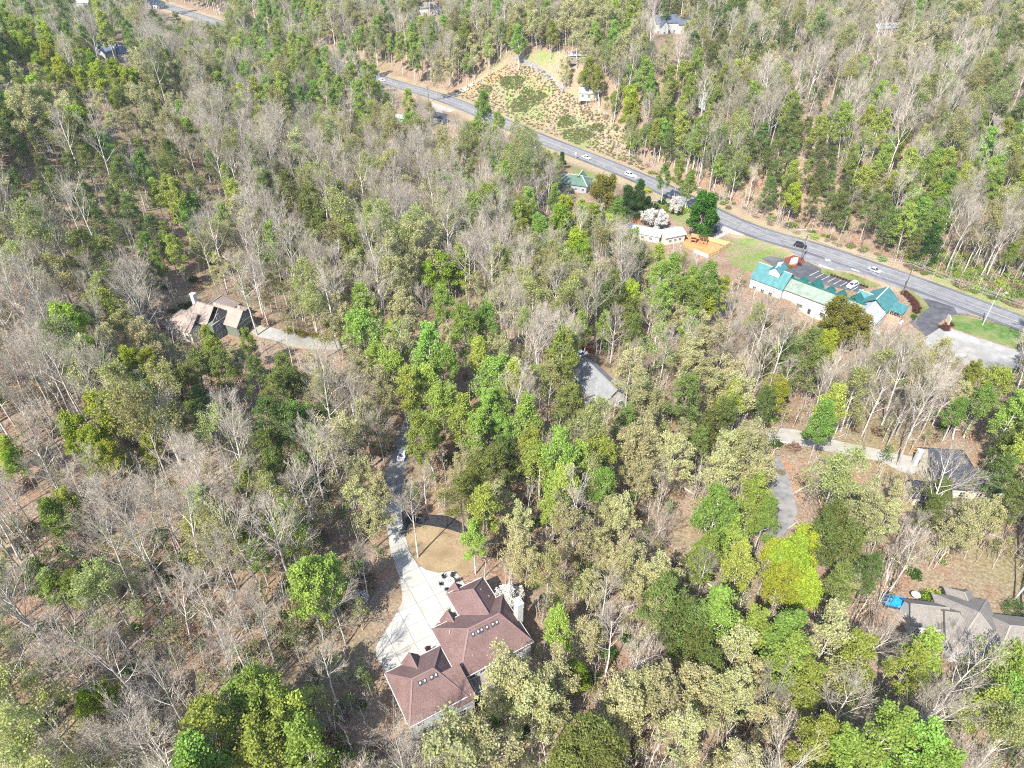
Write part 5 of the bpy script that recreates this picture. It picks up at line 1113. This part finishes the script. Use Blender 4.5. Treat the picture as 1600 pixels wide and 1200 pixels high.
# fill: jittered grid over the wooded land, kinds drawn from the mixture seen in that part of the photo
STRICT = [(p, 'x') for p in KEEP]
def keep_hit(us, vs):
    h = np.zeros(np.shape(us), bool)
    for p in KEEP: h |= in_poly(us, vs, p)
    return h
def fill(step, y0, y1, steep=None):
    xs = np.arange(-480, 480, step); ys = np.arange(y0, y1, step); X, Y = np.meshgrid(xs, ys); X = X+(np.arange(len(ys)) % 2)[:, None]*step*.5
    X = X+rng.uniform(-.42, .42, X.shape)*step; Y = Y+rng.uniform(-.42, .42, Y.shape)*step; X = X.ravel(); Y = Y.ravel()
    Z = zt(X, Y); u, v, d = proj(X, Y, Z+15); k = (d > 10) & (u > -90) & (u < 1690) & (v > -60) & (v < 1260) & (road_dist(X, Y) > 13); X, Y, Z, u, v, d = [q[k] for q in (X, Y, Z, u, v, d)]
    hu = np.array([t['u'] for t in TREES[:n_hand]]); hv = np.array([t['v'] for t in TREES[:n_hand]]); hwp = np.array([t['w'] for t in TREES[:n_hand]]); hx = np.array([t['x'] for t in TREES[:n_hand]]); hy = np.array([t['y'] for t in TREES[:n_hand]])
    cell = np.clip(v//100, 0, 11).astype(int)*16+np.clip(u//100, 0, 15).astype(int); pick = rng.integers(0, 4, len(X)); kinds = []
    for c, p in zip(cell, pick):
        kd = LET[MAP[c][p]]; kinds.append('budding_tree' if kd == 'bare_tree' and rng.random() < .16 else kd)
    fk = np.array([rng.integers(len(FORMS[kd])) for kd in kinds]); s = rng.uniform(.55, 1.06, len(X))
    fh = np.array([FORMS[kd][i]['h'] for kd, i in zip(kinds, fk)]); fw_ = np.array([FORMS[kd][i]['w'] for kd, i in zip(kinds, fk)]); fc = np.array([FORMS[kd][i]['hc'] for kd, i in zip(kinds, fk)])
    cu, cv, _ = proj(X, Y, Z+fc*s); w = fw_*s*FPX/d; bare = np.array([kd in ('bare_tree', 'budding_tree') for kd in kinds])
    ok = ~(np.hypot(hx[None]-X[:, None], hy[None]-Y[:, None]) < 3.0).any(1)
    lim = np.where(bare, .26, .40)[:, None]*(hwp[None]+w[:, None]); ok &= ~(np.hypot(hu[None]-cu[:, None], hv[None]-cv[:, None]) < lim).any(1)
    zz = np.array([0, .35, .6, .85, 1.0, .75, .75, .6, .6])[None]*(fh*s)[:, None]; ox = np.array([0, 0, 0, 0, 0, -.42, .42, -.36, .36])[None]*(fw_*s)[:, None]
    tu, tv, _ = proj(X[:, None]+ox, Y[:, None]+0*ox, Z[:, None]+zz)
    hd = np.array([t['d'] for t in TREES[:n_hand]]); front = d[:, None] < hd[None]-1
    for c in range(2, 9): ok &= ~(front & (np.hypot(hu[None]-tu[:, c:c+1], hv[None]-tv[:, c:c+1]) < np.where(bare, .26, .36)[:, None]*hwp[None])).any(1)      # nor hide the crowns the photo shows
    ok &= ~keep_hit(tu, tv).any(1)      # leave what the photo shows open
    cot = 1/math.tan(SUN_EL)
    for fr, pr in ((1.0, .9), (.8, .8), (.6, .6)):
        sx = X+math.sin(SHADOW_AZ)*cot*fh*s*fr; sy = Y+math.cos(SHADOW_AZ)*cot*fh*s*fr; drop = rng.random(len(X)) < pr
        for P in SUNNY: ok &= ~(in_poly(sx, sy, P) & drop)
    if steep is not None: ok &= np.hypot(zt(X+3, Y)-zt(X-3, Y), zt(X, Y+3)-zt(X, Y-3))/6 > steep
    for i in np.nonzero(ok)[0]:
        TREES.append(dict(kind=kinds[i], form=int(fk[i]), x=float(X[i]), y=float(Y[i]), z=float(Z[i]), s=float(s[i]), rz=float(rng.uniform(0, 6.283)), u=float(cu[i]), v=float(cv[i]), w=float(w[i]), d=float(d[i]), hand=False))
fill(5.0, 30, 330); fill(6.2, 330, 860); fill(5.5, 300, 620, .28)
from collections import Counter
print('trees', n_hand, Counter(t['kind'] for t in TREES))
# ------------------------------------------------------------------ single trees (the 300 of each kind that show largest) and the forest behind them
GROUPS = {'bare_tree': 'leafless grey hardwoods of the woods', 'budding_tree': 'grey trees just coming into bud', 'oak_tree': 'oaks with olive-yellow catkins', 'poplar_tree': 'fresh green poplars of the woods',
          'pine_tree': 'dark pines of the woods', 'maple_tree': 'chartreuse maples of the woods', 'cedar_tree': 'dense dark cedars', 'blossom_tree': 'white flowering trees'}
LANDM = [('brown-roofed house', -8, 66), ('dormant oval lawn', -14, 90), ('white sedan on the drive', -25, 121), ('tan-roofed house', -80, 165), ('slate-roofed house', 24, 151), ('side street bend', 55, 103),
         ('concrete drive', 72, 128), ('charcoal-roofed house', 102, 118), ('blue spa', 74, 81), ('teal-roofed restaurant', 108, 205), ('pale concrete lot', 150, 182), ('playground fence', 76, 249), ('white-roofed building', 56, 254),
         ('green-roofed house', 28, 305), ('road cut', 20, 410), ('gravel pulloff', -40, 418), ('blue-grey house', -224, 428), ('white farmhouse', 105, 530), ('hilltop shed', *G(902, 94)), ('hillside cottage', *G(921, 152)), ('wooded white house', *G(1112, 164)), ('valley shop', *G(241, 12)), ('navy car by the round tree', *G(1119, 360)), ('light pole', *G(1535, 508)), ('white tank', *G(1568, 463)),
         ('ridge cabin', *G(1382, 53)), ('distant cream house', *G(672, 22)), ('roadside trailer', *G(622, 190)), ('edge cottage', *G(6, 162)), ('split-rail fence', *G(706, 1153)), ('grey-roofed house', 84, 74), ('black highway car', *G(1246, 391)), ('utility pole by the red hedge', *G(1409, 461))]
LOOK = {'bare_tree': ['leafless pale grey tree', 'bare grey hardwood', 'tall leafless tree'], 'budding_tree': ['budding grey tree', 'thinly budding grey tree'], 'oak_tree': ['olive-yellow oak', 'pale yellow catkin-hung oak'],
        'poplar_tree': ['fresh green poplar', 'upright leafy green poplar'], 'pine_tree': ['dark green pine', 'sparse dark pine'], 'maple_tree': ['bright chartreuse maple'], 'cedar_tree': ['dense dark conical cedar'],
        'blossom_tree': ['white flowering tree'], 'round_tree': ['big dense round deep green tree'], 'olive_tree': ['rounded olive-green tree'], 'plum_tree': ['small purple-leaved plum tree']}
ORD = ['first', 'second', 'third', 'fourth', 'fifth', 'sixth', 'seventh', 'eighth', 'ninth', 'tenth', 'eleventh', 'twelfth', 'thirteenth', 'fourteenth', 'fifteenth', 'sixteenth', 'seventeenth', 'eighteenth', 'nineteenth', 'twentieth']+['twenty-'+x for x in ('first', 'second', 'third', 'fourth', 'fifth', 'sixth', 'seventh', 'eighth', 'ninth')]
def bearing(dx, dy):
    a = math.degrees(math.atan2(dx, dy)) % 360
    return ['beyond it', 'beyond it, restaurant side', 'restaurant side', 'camera and restaurant side', 'camera side', 'camera and ridge side', 'ridge side', 'beyond it, ridge side'][int((a+22.5)//45) % 8]
single = {}
for k in set(t['kind'] for t in TREES):
    L_ = sorted([t for t in TREES if t['kind'] == k], key=lambda t: -t['w']*(1.0 if -10 < t['u'] < 1610 and -10 < t['v'] < 1215 else .01)); n_s = 298 if k != 'maple_tree' else 140; single[k] = L_[:n_s]
    for t in L_[:n_s]: t['single'] = True
ranks = {}
for k, L_ in single.items():
    for t in L_:
        ds = sorted((math.hypot(t['x']-lx, t['y']-ly), n, lx, ly) for n, lx, ly in LANDM); dist, n, lx, ly = ds[0]
        t['lm'] = (n, bearing(t['x']-lx, t['y']-ly), dist); ranks.setdefault((k, n, t['lm'][1]), []).append(t)
for (k, n, b), L_ in ranks.items():
    L_.sort(key=lambda t: t['lm'][2])
    for i, t in enumerate(L_):
        look = LOOK[k][0]; sz = 'tall ' if t['s'] > 1.15 else ('small ' if t['s'] < .76 else '')
        t['label'] = f"{sz}{look} at the {n}, {b}" if len(L_) == 1 else (f"{ORD[i]} {look} from the {n}, {b}" if i < len(ORD) else f"{look} far out from the {n}, {b}")
for k, L_ in single.items():
    for t in L_:
        f = FORMS[k][t['form']]; o = bpy.data.objects.new(k, None); COL.objects.link(o); o.location = (t['x'], t['y'], t['z']); o.rotation_euler = (0, 0, t['rz']); o.scale = (t['s'],)*3; o.empty_display_size = .5
        o['label'] = t['label']; o['category'] = 'tree'
        if k in GROUPS: o['group'] = GROUPS[k]
        for part in ('trunk', 'crown'):
            c = bpy.data.objects.new(part, f[part]); COL.objects.link(c); c.parent = o
def merged(me_a, me_b, name):
    b = bmesh.new(); b.from_mesh(me_a); na = len(me_a.materials); n0 = len(b.faces); b.from_mesh(me_b); b.faces.ensure_lookup_table()
    for f in b.faces[n0:]: f.material_index += na
    me = bpy.data.meshes.new(name); b.to_mesh(me); b.free()
    for m in list(me_a.materials)+list(me_b.materials): me.materials.append(m)
    return me
def scatter(name, forms, recs, label=None):
    """one object: points that carry a form number, a turn and a size, with the forms set on them by geometry nodes"""
    col = bpy.data.collections.new(name+"_forms")
    for i, me in enumerate(forms): col.objects.link(bpy.data.objects.new("%s_form_%s" % (name, 'abcdefgh'[i]), me))
    n = len(recs); me = bpy.data.meshes.new(name); me.vertices.add(n); me.vertices.foreach_set("co", np.array([(r[0], r[1], r[2]) for r in recs], np.float32).ravel())
    me.attributes.new("form", 'INT', 'POINT').data.foreach_set("value", np.array([r[3] for r in recs], np.int32))
    me.attributes.new("turn", 'FLOAT_VECTOR', 'POINT').data.foreach_set("vector", np.array([(r[6] if len(r) > 6 else 0, 0, r[4]) for r in recs], np.float32).ravel())
    me.attributes.new("size", 'FLOAT', 'POINT').data.foreach_set("value", np.array([r[5] for r in recs], np.float32))
    o = bpy.data.objects.new(name, me); COL.objects.link(o); o['kind'] = 'stuff'
    if label: o['label'] = label
    ng = bpy.data.node_groups.new(name+"_nodes", 'GeometryNodeTree'); ng.interface.new_socket("Geometry", in_out='INPUT', socket_type='NodeSocketGeometry'); ng.interface.new_socket("Geometry", in_out='OUTPUT', socket_type='NodeSocketGeometry')
    N = ng.nodes; L = ng.links; gi = N.new("NodeGroupInput"); go = N.new("NodeGroupOutput"); ip = N.new("GeometryNodeInstanceOnPoints"); ci = N.new("GeometryNodeCollectionInfo")
    ci.inputs["Collection"].default_value = col; ci.inputs["Separate Children"].default_value = True; ci.inputs["Reset Children"].default_value = True
    def na(nm, ty): k = N.new("GeometryNodeInputNamedAttribute"); k.data_type = ty; k.inputs["Name"].default_value = nm; return k.outputs["Attribute"]
    L.new(gi.outputs[0], ip.inputs["Points"]); L.new(ci.outputs[0], ip.inputs["Instance"]); ip.inputs["Pick Instance"].default_value = True
    L.new(na("form", 'INT'), ip.inputs["Instance Index"]); er = N.new("FunctionNodeEulerToRotation"); L.new(na("turn", 'FLOAT_VECTOR'), er.inputs[0]); L.new(er.outputs[0], ip.inputs["Rotation"]); L.new(na("size", 'FLOAT'), ip.inputs["Scale"])
    L.new(ip.outputs[0], go.inputs[0]); md = o.modifiers.new("scatter", 'NODES'); md.node_group = ng; return o
for k, nm in (('bare_tree', 'bare_forest'), ('budding_tree', 'budding_forest'), ('oak_tree', 'oak_forest'), ('poplar_tree', 'poplar_forest'), ('pine_tree', 'pine_forest'), ('maple_tree', 'maple_forest')):
    R = [(t['x'], t['y'], t['z'], t['form'], t['rz'], t['s']) for t in TREES if t['kind'] == k and not t.get('single')]
    if R: scatter(nm, [merged(f['trunk'], f['crown'], nm) for f in FORMS[k]], R, 'distant wood of ' + {'bare_tree': 'leafless grey hardwoods', 'budding_tree': 'grey trees coming into bud', 'oak_tree': 'olive-yellow oaks', 'poplar_tree': 'fresh green poplars', 'pine_tree': 'dark pines', 'maple_tree': 'chartreuse maples'}[k] + ' up to the far ridge')

# ------------------------------------------------------------------ undergrowth: saplings, brush, fallen limbs
PS = dict(max=2, n=[12, 3, 2], up=[0, .2, .1], jit=[0, .15, .25], kids=[0, 2.0, 0], ang=(.4, .8), len=(.4, .6))
def sapling(seed, h, leafy=None):
    g = Grow(seed).tree(h, .2, h*.32, 12, lambda t: 1-.5*t, lambda t: .7+.3*t, PS, .05); a = limbs_mesh(g, 'sapling', (0,), BARK['bare'])
    V, F = ribbons(g, (1, 2), .028)
    if leafy is None:
        m = MB(); m.v = [tuple(v) for v in V]; m.f = F; b = m.mesh('sapling'); b.materials.append(BARK['twig'])
    else: b = leaf_mesh('sapling', g.tips, LEAF[leafy], g.r, 3, .3, .16, twigs=(V, F))
    return merged(a, b, 'sapling')
def brush(seed, r, h, mat, n=60, per=10, size=.16):
    q = np.random.default_rng(seed); a = q.uniform(0, 6.28, n); rr = r*np.sqrt(q.uniform(0, 1, n)); C = np.stack([rr*np.cos(a), rr*np.sin(a), h*q.uniform(.15, 1, n)*(1-.5*(rr/r)**2)], 1)
    return leaf_mesh('brush', C, LEAF[mat], q, per, .3, size, .8)
def log_mesh(seed):
    q = np.random.default_rng(seed); m = MB(); L_ = 9; P = [np.array([x, math.sin(x*.6)*.15, .22+.03*x]) for x in np.linspace(0, L_, 6)]; m.tube(P, [.2, .18, .15, .12, .09, .05], 6)
    for k in range(7):
        p = P[2+k % 4]; e = p+q.normal(size=3)*np.array([.8, 1.2, .3])+np.array([.8, 0, .5]); m.tube([p, e], [.05, .02], 3, False)
    me = m.mesh('log'); me.materials.append(BARK['bare']); return me
forms = [sapling(201, 7), sapling(202, 5.5), sapling(203, 9), sapling(204, 6, 'bud'), sapling(205, 5, 'shrub'), brush(206, 1.3, 1.5, 'drybrush'), brush(207, 1.2, 1.4, 'shrub'), log_mesh(208)]
R = []
n = 15000; a = rng.uniform(0, 1, n); X = rng.uniform(-1, 1, n); Y = 38+(rng.uniform(0, 1, n)**1.25)*430; X = X*(60+Y*.78)
Z = zt(X, Y); u, v, d = proj(X, Y, Z+1); ok = (u > -40) & (u < 1640) & (v > -20) & (v < 1240) & (road_dist(X, Y) > 10)
tu, tv, _ = proj(X, Y, Z+6)
hard = np.zeros(n, bool)
for p in KEEP: hard |= in_poly(u, v, p) | in_poly(tu, tv, p)
ok &= ~hard
for i in np.nonzero(ok)[0]:
    f = int(rng.choice(8, p=[.21, .19, .15, .16, .10, .12, .06, .01])); R.append((X[i], Y[i], Z[i], f, rng.uniform(0, 6.28), rng.uniform(.6, 1.25)))
scatter('undergrowth', forms, R, 'saplings, dry brush and fallen limbs on the forest floor')
# brush on the road cut and the scrubby verge
R = []
def scrub(poly, n, probs, sz=(.5, 1.3)):
    xs = [p[0] for p in poly]; ys = [p[1] for p in poly]; uu = rng.uniform(min(xs), max(xs), n); vv = rng.uniform(min(ys), max(ys), n); k = in_poly(uu, vv, poly); X, Y = ground(uu[k], vv[k])
    k = road_dist(X, Y) > 8.5; X, Y = X[k], Y[k]; Z = zt(X, Y)
    for x, y, z in zip(X, Y, Z): R.append((x, y, z, int(rng.choice(4, p=probs)), rng.uniform(0, 6.28), rng.uniform(*sz)))
scrub([(690,152),(745,128),(800,98),(850,110),(880,140),(945,180),(990,215),(1010,272),(960,262),(830,203)], 9000, [.40, .36, .0, .24], (.14, .42))
for cu, cv, ru, rv, k in ((800, 128, 26, 12, 500), (835, 150, 22, 14, 500), (812, 165, 18, 12, 350), (885, 190, 16, 10, 300), (905, 212, 22, 12, 500), (930, 200, 14, 8, 200), (760, 140, 14, 8, 200)):
    scrub([(cu+ru*math.cos(a)*rng.uniform(.6, 1.25), cv+rv*math.sin(a)*rng.uniform(.6, 1.25)) for a in np.linspace(0, 6.28, 12)[:-1]], k, [.12, .84, .0, .04], (.15, .5))
scrub([(1170,330),(1600,470),(1600,500),(1400,425),(1150,340)], 700, [.5, .2, .1, .2]); scrub([(1470,400),(1600,430),(1600,485),(1480,445)], 300, [.3, .4, .1, .2]); scrub([(1400,400),(1500,390),(1530,430),(1440,430)], 160, [.15, .6, .15, .1])
scrub([(1010,300),(1075,322),(1070,335),(1020,328)], 30, [.1, .6, .3, 0]); scrub([(740,1108),(780,1112),(760,1140),(700,1150),(690,1140)], 40, [.6, .3, 0, .1])
scrub([(1000,262),(1150,320),(1160,335),(1100,318),(1000,275)], 260, [.5, .2, .1, .2])
scatter('roadside_brush', [brush(301, 1.5, 1.3, 'drybrush', 70), brush(302, 1.4, 1.2, 'bankgreen', 70), brush(303, 1.6, 2.0, 'maple', 60, 8), sapling(304, 4)], R, 'dry and green brush on the road cut and scrubby verge')

# ------------------------------------------------------------------ planted shrubs
def shrub(label, u, v, r, h, mat, name='shrub', group=None, n=50, per=14, size=.12, rz=0):
    x, y = G(u, v); t = thing(name, label, 'shrub', (x, y, float(zt(x, y))), rz, group); q = np.random.default_rng(int(u*7+v)); k = max(20, int(n))
    a = q.normal(size=(k, 3)); a = _norm(a)*(q.uniform(.35, 1, (k, 1))**.5)*.86; a[:, 2] = np.abs(a[:, 2]); C = a*np.array([r, r, h])+np.array([0, 0, .12])
    obj('foliage', leaf_mesh('foliage', C, LEAF[mat], q, per, .16*max(r, .6), size, .8), None, t); MB().tube([(0, 0, -.1), (0, 0, h*.5)], [.06, .03], 5).build('stem', BARK['oak'], t); return t
for i in range(13):
    t = i/12; shrub(f'small dark red bush {ORD[i]} in the row on the grass island, counted from the entrance' if i else 'small dark red bush starting the row on the grass island, entrance end', 1299+t*55, 431+t*18.5, .55, .75, 'redhedge', 'island_bush', 'row of small bushes on the grass island', 24, 12, .1)
for i, (u, v) in enumerate(((1413, 460), (1418, 464), (1423, 468), (1427, 473), (1430, 478), (1432, 483), (1431, 488))):
    shrub(f'{ORD[i]} mound of the dark red hedge wrapping the restaurant corner, counted from the pole', u, v, 1.5, 1.5, 'redhedge', 'red_hedge', 'dark red hedge mounds', 60, 16, .14)
for u, v, r, lb in ((1475, 514, 1.9, 'large dark red mound bush at the exit beside the concrete lot'), (1483, 508, 1.3, 'dark red bush right behind the tan sign slab')): shrub(lb, u, v, r, r*.8, 'redhedge', 'red_bush', None, 70, 16, .14)
shrub('round green bush at the restaurant exit lane corner', 1428, 497, 1.5, 1.1, 'shrub', 'green_bush'); shrub('olive round bush beside the entrance sign bed', 1234, 418, 1.0, .9, 'olive', 'round_bush'); shrub('dark red bush at the foot of the entrance pole', 1248, 414, 1.0, .8, 'redhedge', 'red_bush')
shrub('green hedge clump by the brick garden path', 727, 1110, 1.6, .9, 'shrub', 'garden_hedge', None, 60, 18, .12); shrub('second green hedge clump by the back wall and brick path', 735, 1103, 1.2, .8, 'shrub', 'garden_hedge', None, 50, 18, .12)
shrub('bright yellow-green bush behind the grey roof', 1457, 941, 2.6, 2.2, 'maple', 'bright_bush', None, 90, 16, .16); shrub('dark green bush beside the yellow-green bush and grey roof', 1443, 936, 1.8, 1.8, 'shrub', 'green_bush'); shrub('green thicket at the frame edge beyond the grey roof', 1585, 955, 3.0, 2.2, 'shrub', 'green_bush', None, 90)
shrub('dark evergreen bush against the tan-roofed house wall', 270, 490, 1.8, 1.6, 'shrub', 'green_bush', None, 60); shrub('low evergreen bush behind the tan-roofed house corner', 285, 481, 1.6, 1.4, 'shrub', 'green_bush', None, 60); shrub('small bush in the planter bed by the garage', 668, 1015, .5, .6, 'redhedge', 'planter_bush', None, 24)
for i, (u, v) in enumerate(((452, 519), (470, 524), (492, 527), (512, 531))): shrub(f'{ORD[i]} yellow shrub along the pale drive of the tan-roofed house', u, v, 1.8, 1.5, 'olive', 'yellow_shrub', 'yellow shrubs along the drive', 60)
shrub('small round shrub at the black mulch bed edge', 702, 803, 1.2, 1.2, 'bud', 'mulch_bed_shrub', None, 40); shrub('dark green bush on the lawn corner by the front wing', 707, 956, .9, .8, 'shrub', 'green_bush', None, 40)
for i, (u, v, r) in enumerate(((1022, 325, 2.2), (1034, 318, 2.0), (1045, 326, 2.4), (1008, 322, 1.6))): shrub(f'{ORD[i]} dark green yard bush between the white flowering tree and highway', u, v, r, r, 'cedar', 'yard_bush', 'dark yard bushes by the highway', 60, 18, .18)

shrub('bushy green shrub against the back wall of the brown-roofed house', 668, 1152, 1.9, 2.4, 'shrub', 'green_bush', None, 80, 14, .15)

def haze_box():
    m = bpy.data.materials.new('haze_air'); m.use_nodes = True; nt = m.node_tree; nt.nodes.clear(); o = nt.nodes.new("ShaderNodeOutputMaterial"); v = nt.nodes.new("ShaderNodeVolumePrincipled")
    v.inputs["Density"].default_value = .00009; v.inputs["Color"].default_value = (.82, .89, 1, 1); v.inputs["Anisotropy"].default_value = .2; nt.links.new(v.outputs[0], o.inputs["Volume"])
    h = MB().box(-4400, 4400, -4400, 4400, float(GZ.min())-1.5, max(float(GZ.max()), CAM_H)+3).build('haze', m); h['kind'] = 'stuff'; h['label'] = 'thin blue haze over the far woods'
haze_box()
